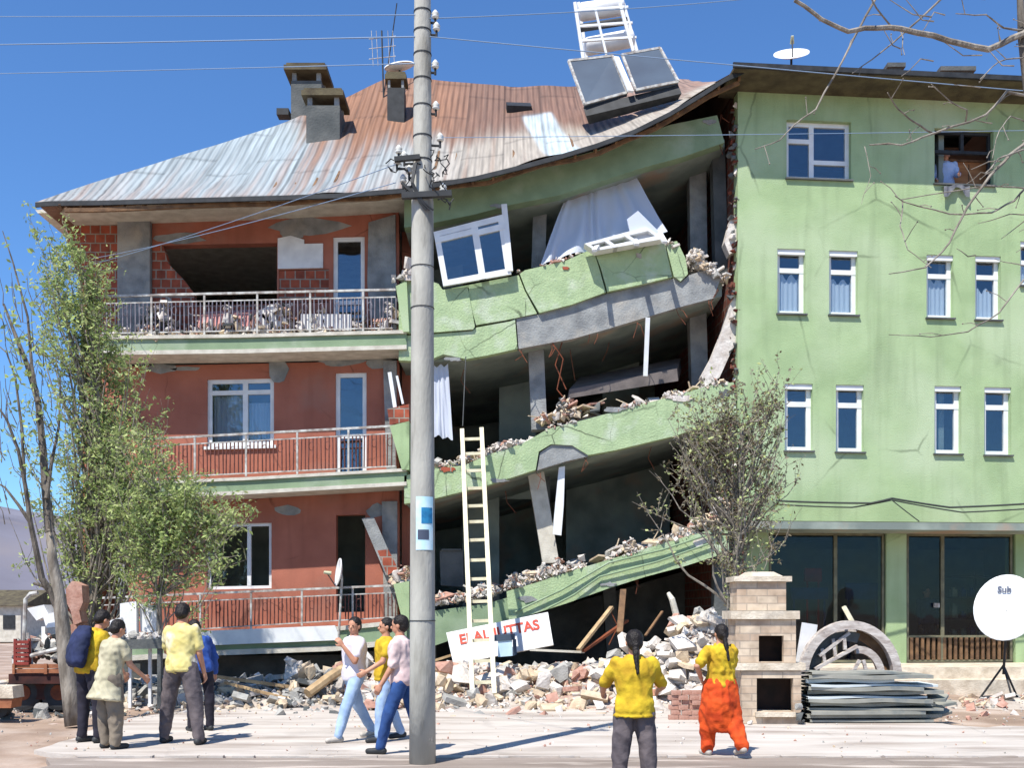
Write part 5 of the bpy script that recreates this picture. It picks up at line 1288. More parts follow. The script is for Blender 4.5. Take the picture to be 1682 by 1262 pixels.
# ------------------------------------------------------------------ stack of grey sheets
YS = 15.2
M['sheetg'] = mat('grey_metal_sheet', (150, 148, 138), (126, 126, 118), scale=2, rough=.6, col3=(98, 106, 108), scale3=3)
M['sheetl'] = mat('pale_metal_sheet', (196, 202, 202), (176, 184, 186), scale=2, rough=.5)
rows = [(1190, 1330, 1535), (1183, 1326, 1552), (1176, 1330, 1520), (1169, 1328, 1548), (1162, 1332, 1540), (1155, 1327, 1530), (1148, 1326, 1525), (1141, 1330, 1550), (1135, 1327, 1515), (1128, 1330, 1545), (1121, 1326, 1470), (1114, 1328, 1530), (1107, 1332, 1500)]
for i, (y, x0, x1) in enumerate(rows):
    mb = MB(); z = .015 + i * .058; a = (x0 - CX) / F * YS; b = (x1 - CX) / F * YS; rot = U(-.03, .03) * (1 + i * .1); n = 28; lift = U(0, .03)
    sag = U(-.01, .02)
    def f(u, v, dz=0): return Vector((lerp(a, b, u), YS + .06 * math.sin(i * 2.1) + v * (.9 - .02 * i) + (u - .5) * rot * 3, z + dz + .010 * math.sin(u * 9 + i * 1.7) * (i > 3) + (.006 if int(v * 24) % 2 else 0)))
    NV = 24; base = []
    for dz in (0, .05 if i % 3 else .03):
        mb.grid(lambda u, v: f(u, v, dz), 10, NV)
    # front and end edges
    for k in range(10): mb.add([f(k / 10, 0), f((k + 1) / 10, 0), f((k + 1) / 10, 0, .050 if i % 3 else .03), f(k / 10, 0, .050 if i % 3 else .03)], [(0, 1, 2, 3)])
    pos = 'bottom sheet' if i == 0 else 'top sheet' if i == len(rows) - 1 else ('second', 'third', 'fourth', 'fifth', 'sixth', 'seventh', 'eighth', 'ninth', 'tenth', 'eleventh', 'twelfth')[i - 1] + ' sheet from the bottom'
    tag(mb.build('metal_sheet', M['sheetl'] if i in (6, 9, 10) else M['sheetg'], fixn=True), pos + ' of the grey stack right of the fireplace', 'metal sheet', 'stacked grey metal sheets')
for i, (px, Y, l) in enumerate(((1530, 15.5, .5), (1545, 15.7, .35), (1538, 15.35, .3))):
    X = (px - CX) / F * Y; mb = MB(); mb.box((X, Y, .12 + i * .12), (l, .3, .04), (U(-.3, .3), U(-.3, .3), U(-.6, .6))); tag(mb.build('sheet_scrap', M['sheetg']), ('lowest', 'middle', 'upper')[i] + ' bent sheet scrap at the right end of the grey stack', 'sheet scrap')
# ------------------------------------------------------------------ trees
def curve(a, b, n, wob, bend=Vector((0, 0, 0))):
    a = Vector(a); b = Vector(b); L = (b - a).length; out = []
    ph = Vector((U(0, 99), U(0, 99), U(0, 99)))
    for i in range(n + 1):
        t = i / n; q = a.lerp(b, t) + bend * math.sin(math.pi * t)
        q += noise.noise_vector(ph + Vector((t * 2.5, 0, 0))) * wob * L * math.sin(math.pi * min(1, t * .9 + .02)); out.append(q)
    return out
def leafcloud(mb, c, r, n, s, elong=2.2, droop=0.0, thr=.0, cl=2.2, m=0, mm=1):
    k = 0; tries = 0
    while k < n and tries < n * 12:
        tries += 1
        d = Vector((random.gauss(0, .5), random.gauss(0, .5), random.gauss(0, .5)))
        if d.length > 1.15: continue
        p = Vector(c) + Vector((d.x * r[0], d.y * r[1], d.z * r[2]))
        if noise.noise(p * cl) + .35 * noise.noise(p * cl * 3) < thr and random.random() > .14: continue
        k += 1
        for q in range(random.choice((1, 2, 3))):
            pp = p + Vector((U(-.05, .05), U(-.05, .05), U(-.05, .05)))
            ax = Vector((U(-1, 1), U(-1, 1), U(-1, .8) - droop)).normalized(); side = ax.cross(Vector((U(-1, 1), U(-1, 1), U(-1, 1)))).normalized(); ss = s * U(.6, 1.3)
            a = ax * ss * elong / 2; b = side * ss / 2
            mb.add([pp - a, pp - a * .1 + b, pp + a, pp - a * .1 - b], [(0, 1, 2, 3)], random.randrange(mm))
def tree(name, lab, base, trunk, blobs, leafm, barkm, nleaf, s, r0=.1, elong=2.2, droop=0, thr=-.05, branches=26, twigs=3, cat='tree', lowr=.003, cl=2.2, up=.5, spread=.055):
    """trunk: world pts; blobs: (centre, (rx,ry,rz), weight); leaves sit along the twigs"""
    t = empty(name, base, lab, cat)
    mb = MB(); k = len(trunk); mb.tube(trunk, [lerp(r0, r0 * .35, i / (k - 1)) for i in range(k)], 9); mb.build('trunk', M[barkm], t, smooth=True)
    mb = MB(); tot = sum(b[2] for b in blobs); tw = []
    for c, r, w in blobs:
        c = Vector(c)
        nb = max(2, int(branches * w / tot))
        for i in range(nb):
            e = c + Vector((U(-.9, .9) * r[0], U(-.8, .8) * r[1], U(-.6, 1.0) * r[2]))
            below = [q for q in trunk if q.z < e.z - .15] or [trunk[0]]
            s0 = below[max(0, len(below) - 1 - random.randrange(0, 3))]
            pts = curve(s0, e, 8, .10, Vector((0, 0, -.08 * (e - s0).length))); L = (e - s0).length
            rr = min(r0 * .4, .010 + L * .007); mb.tube(pts, [lerp(rr, lowr, q / 8) for q in range(9)], 5)
            tw.append(pts[4:])
            for j in range(twigs):
                q0 = pts[random.randrange(4, 9)]; e2 = q0 + Vector((U(-.32, .32), U(-.3, .3), U(.0, .6) * up * 2 - .1)); cc = curve(q0, e2, 4, .14); mb.tube(cc, [.006, .005, .004, .003, .002], 4); tw.append(cc)
    mb.build('branches', M[barkm], t)
    mb = MB(); mm = len(leafm)
    for i in range(nleaf):
        g = tw[random.randrange(len(tw))] if i % 8 else tw[random.randrange(max(1, len(tw) // 5))]
        j = random.randrange(len(g) - 1); q = g[j].lerp(g[j + 1], random.random()) + Vector((random.gauss(0, spread), random.gauss(0, spread), random.gauss(0, spread)))
        ax = Vector((U(-1, 1), U(-1, 1), U(-.6, 1) - droop)).normalized(); side = ax.cross(Vector((U(-1, 1), U(-1, 1), U(-1, 1)))).normalized(); ss = s * U(.5, 1.4)
        a = ax * ss * elong / 2; b = side * ss / 2; nn = ax.cross(side) * ss * .15
        mb.add([q - a, q - a * .1 + b + nn, q + a, q - a * .1 - b + nn], [(0, 1, 2), (0, 2, 3)], random.randrange(mm))
    mb.build('crown', [M[x] for x in leafm], t, fixn=False)
    return t
def B(px, py, rx, ry, Y, w, dy=.6): c = P(px, py, Y); return (c, (rx / F * Y, dy, ry / F * Y), w)
M['leaf2'] = leafmat('spring_leaf_light', (192, 200, 144), (174, 186, 122)); M['leaf3'] = leafmat('spring_leaf_dark', (150, 166, 110), (126, 144, 92))
M['leafo2'] = leafmat('olive_leaf_dark', (134, 122, 100), (116, 104, 82))
YT = 18.6; zt = lambda px, py, Y=YT: P(px, py, Y)
tr = [Vector((P(150, 0, YT).x, YT, 0)), zt(148, 1080), zt(152, 980), zt(158, 880), zt(165, 760), zt(160, 640), zt(150, 540), zt(140, 450)]
tree('tall_poplar', 'tall light green poplar rising to the top balcony at the left corner', tr[0], tr,
     [B(80, 430, 34, 30, YT, .4), B(150, 445, 40, 38, YT, .8), B(135, 520, 62, 55, YT, 1.6), B(170, 600, 72, 60, YT, 2.4), B(165, 700, 85, 70, YT, 2.8), B(190, 790, 100, 60, YT, 3.0), B(85, 465, 40, 50, YT, .6), B(70, 600, 45, 90, YT, .8), B(60, 720, 45, 60, YT, .5), B(225, 680, 45, 80, YT, 1.0), B(60, 840, 40, 60, YT, .5), B(235, 780, 60, 50, YT, 1.2), B(180, 880, 95, 45, YT, 1.9), B(100, 800, 40, 70, YT, .5), B(120, 900, 30, 60, YT, .5)],
     ('leaf', 'leaf2', 'leaf3'), 'barkl', 21000, .034, r0=.09, branches=210, twigs=5, elong=2.6, up=.7)
YT2 = 17.6
tr = [Vector((P(262, 0, YT2).x, YT2, 0)), zt(264, 1060, YT2), zt(262, 980, YT2), zt(266, 940, YT2), zt(280, 900, YT2), zt(300, 860, YT2)]
tree('low_bushy_tree', 'low spreading leafy tree before the middle and lowest balconies', tr[0], tr,
     [B(255, 830, 80, 45, YT2, 2.2), B(355, 845, 66, 34, YT2, 1.3), B(230, 760, 60, 40, YT2, .9), B(300, 790, 50, 30, YT2, .6), B(300, 900, 80, 35, YT2, 1.4), B(225, 890, 60, 45, YT2, 1.2), B(385, 870, 38, 35, YT2, .6), B(370, 925, 36, 38, YT2, .35), B(215, 930, 40, 25, YT2, .35)],
     ('leaf', 'leaf2', 'leaf3'), 'barkl', 11500, .033, r0=.045, branches=110, twigs=6, elong=2.6, up=.45)
# leaning bare tree in front, forked
bt = empty('leaning_bare_tree', P(112, 1192, 15.0), 'leaning bare trunk with forked stems at the left edge behind the backpack', 'tree')
mb = MB(); Yb = 15.0
mb.tube([P(x, y, Yb) for x, y in ((124, 1192), (116, 1140), (108, 1080), (102, 1020), (94, 960), (86, 920), (82, 870))], [.15, .125, .115, .10, .085, .07, .06], 12); mb.build('trunk', M['barkl'], bt, smooth=True)
mb = MB()
def pt(pts, r0, r1, Yv=Yb, n=7, dy=0):
    k = len(pts); mb.tube([P(x, y, Yv + dy * i / (k - 1)) + Vector((U(-.01, .01), 0, U(-.01, .01))) for i, (x, y) in enumerate(pts)], [lerp(r0, r1, i / (k - 1)) for i in range(k)], n)
pt([(82, 875), (76, 820), (70, 740), (62, 660), (44, 600), (30, 560), (18, 530), (6, 500)], .07, .015, dy=.6)
pt([(100, 1010), (84, 975), (70, 950), (60, 905), (50, 860), (42, 800), (30, 740), (12, 690), (-8, 660)], .06, .012, dy=-.4)
pt([(96, 985), (80, 965), (56, 958)], .04, .02)
pt([(76, 820), (84, 760), (96, 700), (100, 620)], .035, .008, dy=.5); pt([(62, 660), (52, 600), (46, 520), (22, 430), (4, 380)], .03, .006, dy=.5); pt([(50, 860), (30, 830), (8, 800), (-12, 790)], .03, .008)
pt([(42, 800), (36, 700), (24, 620), (10, 580), (-10, 560)], .025, .006, dy=.3)
for i in range(60):
    x, y = U(-5, 100), U(500, 900); pt([(x, y), (x - U(0, 16), y - U(15, 40)), (x - U(-8, 30), y - U(40, 80))], .008, .003, Yv=Yb + U(-.4, .6), n=4)
mb.build('branches', M['bark'], bt)
mb = MB(); leafcloud(mb, P(60, 600, Yb), (.7, .5, 2.2), 260, .045, thr=-.2, mm=1); mb.build('crown', M['leaf'], bt, fixn=False)
# shrub by the corner of the standing block
YG = 17.2
tr = [Vector((P(1205, 0, YG).x, YG, 0)), zt(1203, 1080, YG), zt(1202, 1000, YG), zt(1206, 940, YG), zt(1214, 880, YG), zt(1216, 820, YG), zt(1214, 760, YG), zt(1220, 700, YG)]
tree('young_tree', 'young sparse olive leaved tree behind the stone fireplace at the torn corner', tr[0], tr,
     [B(1200, 700, 80, 58, YG, 2.0), B(1150, 690, 45, 48, YG, .8), B(1265, 660, 22, 50, YG, .5), B(1250, 740, 45, 55, YG, 1.2), B(1310, 775, 20, 22, YG, .2), B(1230, 830, 60, 55, YG, 1.1), B(1110, 745, 45, 60, YG, .6), B(1045, 800, 30, 45, YG, .22), B(1240, 900, 45, 40, YG, .55), B(1170, 790, 60, 60, YG, 1.2), B(1195, 900, 30, 50, YG, .35)],
     ('leafo', 'leafo2', 'leaf2'), 'barkl', 7200, .036, r0=.09, branches=140, twigs=5, elong=1.8, up=.6, spread=.03)
# foreground bare branches, tree standing just outside the right edge
ft = empty('bare_branch_tree', (4.2, 7.2, 0), 'bare twiggy tree just outside the right edge, its branches hanging over the facade', 'tree')
mb = MB(); YQ = 7.2
mb.tube([Vector((4.25, YQ, 0)), Vector((4.1, YQ, 2)), P(1740, 400, YQ), P(1690, 150, YQ), P(1678, 60, YQ), P(1674, -60, YQ)], [.13, .11, .07, .035, .025, .02], 10); mb.build('trunk', M['bark'], ft, smooth=True)
mb = MB()
def br(pts, r0, r1, Ya=7.2, Yb_=6.8, n=7):
    r0 *= .8; r1 *= .75
    k = len(pts); out = []
    for i in range(k - 1):
        for j in range(3):
            t = (i + j / 3) / (k - 1); x = lerp(pts[i][0], pts[i + 1][0], j / 3); y = lerp(pts[i][1], pts[i + 1][1], j / 3)
            q = P(x, y, lerp(Ya, Yb_, t)); out.append(q + noise.noise_vector(q * 6) * .012)
    out.append(P(pts[-1][0], pts[-1][1], Yb_)); m_ = len(out)
    mb.tube(out, [lerp(r0, r1, i / (m_ - 1)) for i in range(m_)], n)
    for i in range(2, m_ - 1, 3):
        if random.random() < .75:
            d = Vector((U(-1, 1), U(-.3, .3), U(-1, .9))).normalized() * U(.05, .16); mb.tube([out[i], out[i] + d * .5 + Vector((U(-.01, .01), 0, .01)), out[i] + d], [r1 * .8 + .001, .003, .002], 4)
            mb.ball(out[i] + d, .006, nu=6, nv=4)
br([(1700, 30), (1682, 55), (1622, 80), (1560, 65), (1478, 48), (1420, 45), (1395, 50), (1350, 30), (1305, 0)], .030, .016)
br([(1440, -6), (1412, 45), (1385, 100), (1340, 180), (1318, 195), (1280, 230), (1240, 245)], .011, .004)
br([(1550, -5), (1495, 45), (1450, 85), (1400, 120)], .010, .004, Yb_=7.0); br([(1470, 48), (1440, 12), (1430, -5)], .008, .006)
br([(1730, 130), (1682, 158), (1652, 150), (1620, 190), (1535, 218), (1480, 238), (1428, 238)], .014, .006)
br([(1535, 218), (1500, 200), (1475, 180), (1458, 152)], .009, .005); br([(1585, 200), (1588, 180), (1560, 165), (1530, 138)], .008, .004)
br([(1682, 50), (1648, 45), (1620, 25), (1570, 22)], .010, .004); br([(1720, 60), (1678, 95), (1640, 100), (1610, 130)], .008, .004)
br([(1740, 200), (1690, 230), (1660, 255), (1625, 290), (1590, 340), (1560, 400), (1520, 440), (1460, 450)], .018, .004, Yb_=6.6)
br([(1740, 220), (1700, 240), (1640, 260), (1618, 285)], .010, .006); br([(1700, 290), (1665, 330), (1630, 350), (1560, 352), (1482, 330), (1470, 322)], .010, .004)
br([(1482, 330), (1480, 370), (1490, 410), (1530, 440)], .006, .003); br([(1740, 410), (1682, 460), (1640, 515), (1590, 545), (1530, 553), (1460, 550)], .009, .003)
br([(1740, 300), (1690, 310), (1620, 305), (1480, 328)], .008, .004); br([(1682, 200), (1660, 190), (1640, 215), (1630, 260)], .006, .003)
br([(1420, 240), (1430, 290), (1415, 335)], .004, .002); br([(1480, 48), (1486, 90)], .006, .003)
for i in range(34):
    x, y = U(1440, 1690), U(-10, 460); dx = U(30, 90); dy = U(-50, 50); Yt_ = U(6.6, 7.2)
    if x < 1560 and 120 < y: continue
    pts = [P(x + dx, y + dy * .2, Yt_), P(x + dx * .6, y + dy * .2 + U(-6, 6), Yt_), P(x + dx * .25, y + dy * .7, Yt_), P(x, y + dy, Yt_)]
    mb.tube(pts, [.005, .004, .003, .002], 5)
mb.build('branches', M['barkl'], ft)

# ------------------------------------------------------------------ trailer with debris at the left edge
YW = 17.0
tl = empty('farm_trailer', P(60, 1170, YW), 'orange red farm trailer with wooden boards parked at the left edge', 'trailer')
M['tred'] = mat('red_trailer_paint', (142, 58, 48), (112, 46, 40), scale=4, bump=.1, rough=.6); M['toran'] = mat('orange_trailer_board', (160, 104, 72), (130, 82, 58), scale=5, bump=.2)
mb = MB(); mb.px([(14, 1108), (125, 1108), (125, 1124), (14, 1124)], YW, 2.0); mb.px([(22, 1125), (122, 1125), (116, 1150), (28, 1150)], YW + .2, 1.6); mb.build('chassis', mat('maroon_chassis', (74, 40, 34), (50, 30, 28), scale=5), tl)
mb = MB()
for y in (1092, 1100): mb.px([(20, y), (125, y), (125, y + 6.5), (20, y + 6.5)], YW - .03, .05)
mb.px([(20, 1091), (24, 1091), (24, 1108), (20, 1108)], YW - .06, .028); mb.px([(72, 1091), (77, 1091), (77, 1108), (72, 1108)], YW - .06, .028); mb.build('side_board', M['toran'], tl)
mb = MB()
for k in range(6): mb.px([(24, 1053 + k * 7), (47, 1053 + k * 7), (47, 1058 + k * 7), (24, 1058 + k * 7)], YW - .05, .05)
mb.px([(22, 1050), (26, 1050), (26, 1095), (22, 1095)], YW - .02, .05); mb.px([(45, 1050), (49, 1050), (49, 1095), (45, 1095)], YW - .02, .05); mb.build('tail_grille', M['tred'], tl)
for x in (42, 100):
    mb = MB(); c = P(x, 1145, YW + .3); r = (1600 * 0 + .27)
    c.z = .30; mb.tube([c + Vector((0, -.1, 0)), c + Vector((0, -.09, 0)), c + Vector((0, .09, 0)), c + Vector((0, .1, 0))], [.24, .30, .30, .24], 20); w_ = mb.build('wheel', M['dark'], tl)
    mb = MB(); mb.tube([c + Vector((0, -.11, 0)), c + Vector((0, -.06, 0))], [.13, .14], 14); mb.build('rim', M['rust'], w_)
mb = MB(); mb.tube([P(38, 1090, YW + .2), P(40, 1040, YW + .2), P(42, 985, YW + .2), P(50, 976, YW + .2), P(62, 974, YW + .2)], .035, 8); mb.tube([P(52, 1094, YW + .1), P(46, 1040, YW + .1)], .03, 8); mb.tube([P(50, 1078, YW), P(98, 1066, YW)], .035, 8); mb.tube([P(100, 1096, YW), P(98, 1045, YW)], .03, 8)
fr = mb.build('pipe_frame', M['railm']); tag(fr, 'bent white pipe frame sticking up from the farm trailer', 'pipe frame')
mb = MB(); random.seed(11)
for i in range(160):
    x = U(30, 122); mb.rock(P(x, U(1060, 1092) - 14 * math.sin((x - 30) / 92 * 3.14), YW + U(.15, 1.4)), (U(.06, .2), U(.06, .2), U(.04, .12)), random.choice((2, 0, 1, 4, 2)))
tag(mb.build('debris', MR), 'mixed brick and plaster debris loaded on the farm trailer', 'debris', kind='stuff')
mb = MB(); mb.px([(44, 1000), (72, 994), (80, 1010), (60, 1020)], YW + .6, .3); mb.px([(70, 1012), (96, 1004), (98, 1030), (76, 1032)], YW + .5, .25); mb.px([(68, 1030), (74, 1030), (74, 1070), (68, 1070)], YW + .6, .1); tag(mb.build('white_bag', M['whitet']), 'crumpled white bag on top of the trailer load', 'bag')
mb = MB(); mb.px([(108, 968), (118, 955), (134, 962), (136, 990), (130, 1004), (134, 1022), (121, 1028), (116, 1004), (110, 992)], YW + .9, .3); mb.px([(116, 1026), (134, 1024), (134, 1095), (118, 1095)], YW + 1.0, .3); tag(mb.build('brick_wall_piece', MR[2]), 'orange brick wall piece standing up behind the backpack', 'brick piece')
# white vehicle corner at the very edge
ve = empty('parked_cart', P(10, 1180, 15.6), 'white and orange cart corner cut by the left edge of the photo', 'cart')
mb = MB(); mb.px([(-60, 1128), (20, 1128), (22, 1148), (-60, 1148)], 15.6, .35); mb.build('body', M['stonecap'], ve)
mb = MB(); mb.px([(-60, 1149), (20, 1149), (18, 1164), (-60, 1164)], 15.62, .33); mb.build('bumper', M['toran'], ve)
mb = MB(); c = P(-6, 1172, 15.9); c.z = .2; mb.tube([c, c + Vector((0, .16, 0))], .2, 16); mb.build('wheel', M['dark'], ve)
# distant low houses / field edge behind trailer
for i, (x0, x1, y0, Yh, cm) in enumerate(((-60, 34, 996, 60, 'pale'), (34, 70, 1000, 66, 'brick'))):
    mb = MB(); a = P(x0, y0, Yh); b = P(x1, y0, Yh)
    h = empty('far_house', (a.x, Yh, 0), ('low pale house far behind the trailer', 'small brick coloured house far behind the pipe frame')[i], 'house')
    mb.box(((a.x + b.x) / 2, Yh + 3, a.z / 2), (b.x - a.x, 6, a.z)); mb.build('wall', M[cm], h)
    mb = MB(); zc = a.z; xm0, xm1 = a.x - .3, b.x + .3
    mb.prism([Vector((xm0, Yh - .3, zc + .01)), Vector((xm0, Yh + 6.3, zc + .01)), Vector((xm0, Yh + 3, zc + 1.0))], (xm1 - xm0, 0, 0)); mb.build('roof', M['soffit'], h)
    mb = MB(); mb.box((a.x + (b.x - a.x) * .4, Yh - .01, zc * .55), (.7, .05, .8)); mb.box((a.x + (b.x - a.x) * .8, Yh - .01, zc * .55), (.7, .05, .8)); mb.build_each('window', M['dark'], h)

# ------------------------------------------------------------------ people
def remeshed(mb, vox, mats, name, parent, smooth=4, fold=0, fscale=9, seed=0):
    me = bpy.data.meshes.new('t'); me.from_pydata(mb.v, [], mb.f)
    bm = bmesh.new(); bm.from_mesh(me); bmesh.ops.recalc_face_normals(bm, faces=bm.faces); bm.to_mesh(me); bm.free()
    ob = bpy.data.objects.new('t', me); COL.objects.link(ob)
    r = ob.modifiers.new('r', 'REMESH'); r.mode = 'VOXEL'; r.voxel_size = vox
    s = ob.modifiers.new('s', 'SMOOTH'); s.iterations = smooth; s.factor = .5
    dg = bpy.context.evaluated_depsgraph_get(); m2 = bpy.data.meshes.new_from_object(ob.evaluated_get(dg))
    bpy.data.objects.remove(ob)
    if fold:
        nn = [v.normal.copy() for v in m2.vertices]
        for v, n in zip(m2.vertices, nn):
            q = v.co + Vector((seed, 0, 0)); a_ = noise.noise(q * 3) * 1.5; k = (1 - 2.4 * abs(noise.noise(Vector(((q.x + a_ * .1) * fscale * 1.3, q.y * fscale * 1.3, (q.z + q.x * .8) * fscale * .8))))) * .8 + .5 * noise.noise(q * fscale * 2.4)
            v.co += n * k * fold
    m2.materials.clear()
    for m in mats: m2.materials.append(m)
    m2.polygons.foreach_set('use_smooth', [True] * len(m2.polygons)); m2.name = name; m2.update()
    o = bpy.data.objects.new(name, m2); COL.objects.link(o); adopt(o, parent); return o
def person(px, Y, H, yaw, lab, shirt, trousers, z0=0.0, lean=(0, 0), legL=((0, 0), (0, 0)), legR=((0, 0), (0, 0)), armL=((10, 5), (10, 10)), armR=((10, 5), (10, 10)),
           hair='short', sleeves=.55, baggy=0, hem=.0, skirt=False, headturn=0, shoes='dark', headcover=None, fold=.010, cut_legs=False, nod=0, hat=None, X=None):
    """angles in degrees: leg (forward, outward) thigh then shin; arm (forward, outward) upper then fore. yaw 0 faces away from the camera, counter-clockwise"""
    X = (px - CX) / F * Y if X is None else X
    base = Vector((X, Y, z0)); t = empty('person', base, lab, 'person')
    Rz = Matrix.Rotation(rad(yaw), 3, 'Z')
    def dirv(fwd, out, side): # pointing down, swung forward and outward
        f, o = rad(fwd), rad(out); return Vector((side * math.sin(o) * abs(math.cos(f)) if True else 0, math.sin(f), -math.cos(f) * math.cos(o))).normalized()
    hips = Vector((0, 0, 0)); th, sh = .245 * H, .24 * H
    J = {}
    for s, leg, k in ((-1, legL, 'L'), (1, legR, 'R')):
        h = Vector((s * .052 * H, 0, 0)); kn = h + dirv(leg[0][0], leg[0][1] + 2, s) * th; an = kn + dirv(leg[1][0], leg[1][1], s) * sh; J[k] = (h, kn, an)
    low = min(J['L'][2].z, J['R'][2].z); pz = -low + .045 * H; O = Vector((0, 0, pz))
    lf, ls = rad(lean[0]), rad(lean[1]); upv = Vector((math.sin(ls), math.sin(lf), math.cos(lf) * math.cos(ls))).normalized()
    fw = Vector((0, 1, 0)); fw = (fw - upv * fw.dot(upv)).normalized(); rt = fw.cross(upv).normalized()
    def W(v): return base + Rz @ (v)
    sp = lambda k: O + upv * k * H
    hipc, waist, chest, shl, neck = sp(.0), sp(.09), sp(.19), sp(.275), sp(.30)
    hd = sp(.30) + (upv * .7 + Vector((0, 0, .3))).normalized() * .0
    hv = (upv + Vector((0, 0, .6)) + fw * math.sin(rad(nod)) * .9).normalized(); hc = neck + hv * .080 * H
    Rh = Matrix.Rotation(rad(headturn), 3, 'Z'); hf = Rh @ Vector((0, 1, 0)); hf = (hf - hv * hf.dot(hv)).normalized(); hr = hf.cross(hv).normalized()
    body = MB(); X3 = Rz @ rt; Y3 = Rz @ fw
    def torso(mb, e, lo, hi, ex=1.0):
        secs = [(-.03, .078, .060), (.0, .092, .068), (.045, .088, .064), (.09, .078, .056), (.14, .086, .060), (.20, .098, .064), (.25, .102, .058), (.278, .086, .048), (.295, .05, .036)]
        pr = [(W(sp(k)), rx * H + e, ry * H * ex + e) for k, rx, ry in secs if lo <= k <= hi]
        a, b = pr[0], pr[-1]
        pr = [(a[0] - (Rz @ upv) * .01, a[1] * .7, a[2] * .7)] + pr + [(b[0] + (Rz @ upv) * .012, b[1] * .7, b[2] * .7)]
        mb.loft(pr, X3, Y3, 18)
    torso(body, 0, -.03, .30); body.capsule(W(sp(.27)), W(neck + hv * .05 * H), .036 * H, .031 * H)
    # head
    hx, hy, hz = Rz @ hr, Rz @ hf, Rz @ hv
    HM = Matrix((hx, hy, hz)).transposed()
    body.ball(W(hc) + hz * .012 * H, (.043 * H, .054 * H, .056 * H), R=HM); body.ball(W(hc) - hz * .022 * H + hy * .014 * H, (.034 * H, .036 * H, .040 * H), R=HM)
    body.ball(W(hc) + hy * .056 * H - hz * .012 * H, (.008 * H, .012 * H, .012 * H), R=HM)
    body.ball(W(hc) + hy * .046 * H - hz * .034 * H, (.015 * H, .008 * H, .006 * H), R=HM)
    for s in (-1, 1): body.ball(W(hc) + hx * s * .045 * H - hz * .004 * H, (.006 * H, .012 * H, .017 * H), R=HM)
    arms = {}
    for s, arm, k in ((-1, armL, 'L'), (1, armR, 'R')):
        so = sp(.262) + rt * s * .098 * H; d1 = dirv(arm[0][0], arm[0][1], s); el = so + d1 * .165 * H; d2 = dirv(arm[1][0], arm[1][1], s); wr = el + d2 * .145 * H
        arms[k] = (so, el, wr, d2)
        body.capsule(W(so), W(el), .029 * H, .023 * H); body.capsule(W(el), W(wr), .023 * H, .0155 * H)
        # hand: palm, four unequal bent fingers, thumb
        inn = (Vector((-s, 0, 0)) - d2 * Vector((-s, 0, 0)).dot(d2)).normalized(); ac = d2.cross(inn).normalized()
        pc_ = wr + d2 * .028 * H; body.loft([(W(wr + d2 * q * H), a * H, b * H) for q, a, b in ((0, .014, .012), (.012, .019, .012), (.03, .024, .012), (.048, .024, .011), (.056, .020, .008))], Rz @ ac, Rz @ inn, 12)
        for f_, (off, ln) in enumerate(((-.018, .036), (-.006, .042), (.006, .040), (.018, .031))):
            a0 = wr + d2 * .048 * H + ac * off * H; a1 = a0 + (d2 * .85 + inn * .35).normalized() * ln * .5 * H; a2 = a1 + (d2 * .5 + inn * .8).normalized() * ln * .5 * H
            body.capsule(W(a0), W(a1), .0058 * H, .0052 * H, 8); body.capsule(W(a1), W(a2), .0052 * H, .0045 * H, 8)
        fwd_s = 1 if ac.y > 0 else -1
        a0 = wr + d2 * .014 * H + ac * fwd_s * .016 * H; a1 = a0 + (d2 * .6 + ac * fwd_s * .7 + inn * .2).normalized() * .024 * H; a2 = a1 + (d2 * .9 + inn * .3).normalized() * .018 * H
        body.capsule(W(a0), W(a1), .0075 * H, .006 * H, 8); body.capsule(W(a1), W(a2), .006 * H, .005 * H, 8)
    feet = {}
    for k, leg in (('L', legL), ('R', legR)):
        h, kn, an = [O + q for q in J[k]]
        body.capsule(W(h), W(kn), .047 * H, .033 * H); body.capsule(W(kn), W(an), .033 * H, .020 * H)
        lift = an.z - .045 * H; pit = -min(.9, lift * 4); fd = Vector((0, math.cos(pit), math.sin(pit)))
        if lift < .02: fd = Vector((0, 1, 0))
        feet[k] = (an, fd); dn = Vector((0, -math.sin(pit) * -1 * 0, -1)); dn = (Vector((0, 0, -1)) - fd * Vector((0, 0, -1)).dot(fd)).normalized()
        heel = an + dn * .022 * H - fd * .018 * H; toe = an + dn * .028 * H + fd * .085 * H
        body.capsule(W(heel), W(toe), .020 * H, .015 * H)
    remeshed(body, .0075, [M['skin']], 'body', t, 2)
    # eyes
    for s in (-1, 1):
        e = MB(); e.ball(W(hc) + hx * s * .017 * H + hy * .049 * H + hz * .004 * H, .0055 * H, nu=8, nv=6); e.build('eye', M['eye'], t)
    # shirt
    st = MB(); torso(st, .029, -.03, .285, 1.1); st.loft([(W(sp(.27)), .072 * H, .052 * H), (W(sp(.293)), .056 * H, .045 * H), (W(sp(.306)), .043 * H, .040 * H)], X3, Y3, 16)
    if hem > 0: st.loft([(W(sp(-hem)), .095 * H + .02 + hem * .35, .075 * H + .02 + hem * .42), (W(sp(-.02)), .094 * H + .02, .07 * H + .018), (W(sp(.06)), .088 * H + .012, .066 * H + .012)], X3, Y3, 18)
    for k in 'LR':
        so, el, wr, d2 = arms[k]
        e = so.lerp(el, min(1, sleeves / .9)); st.capsule(W(so), W(e), .037 * H, .035 * H)
        if sleeves > .95: st.capsule(W(el), W(wr - d2 * .01), .032 * H, .024 * H)
    remeshed(st, .012, [M[shirt]], 'shirt', t, 4, fold, 8, seed=px)
    # trousers
    tr_ = MB(); torso(tr_, .008, -.03, .045, 1.1)
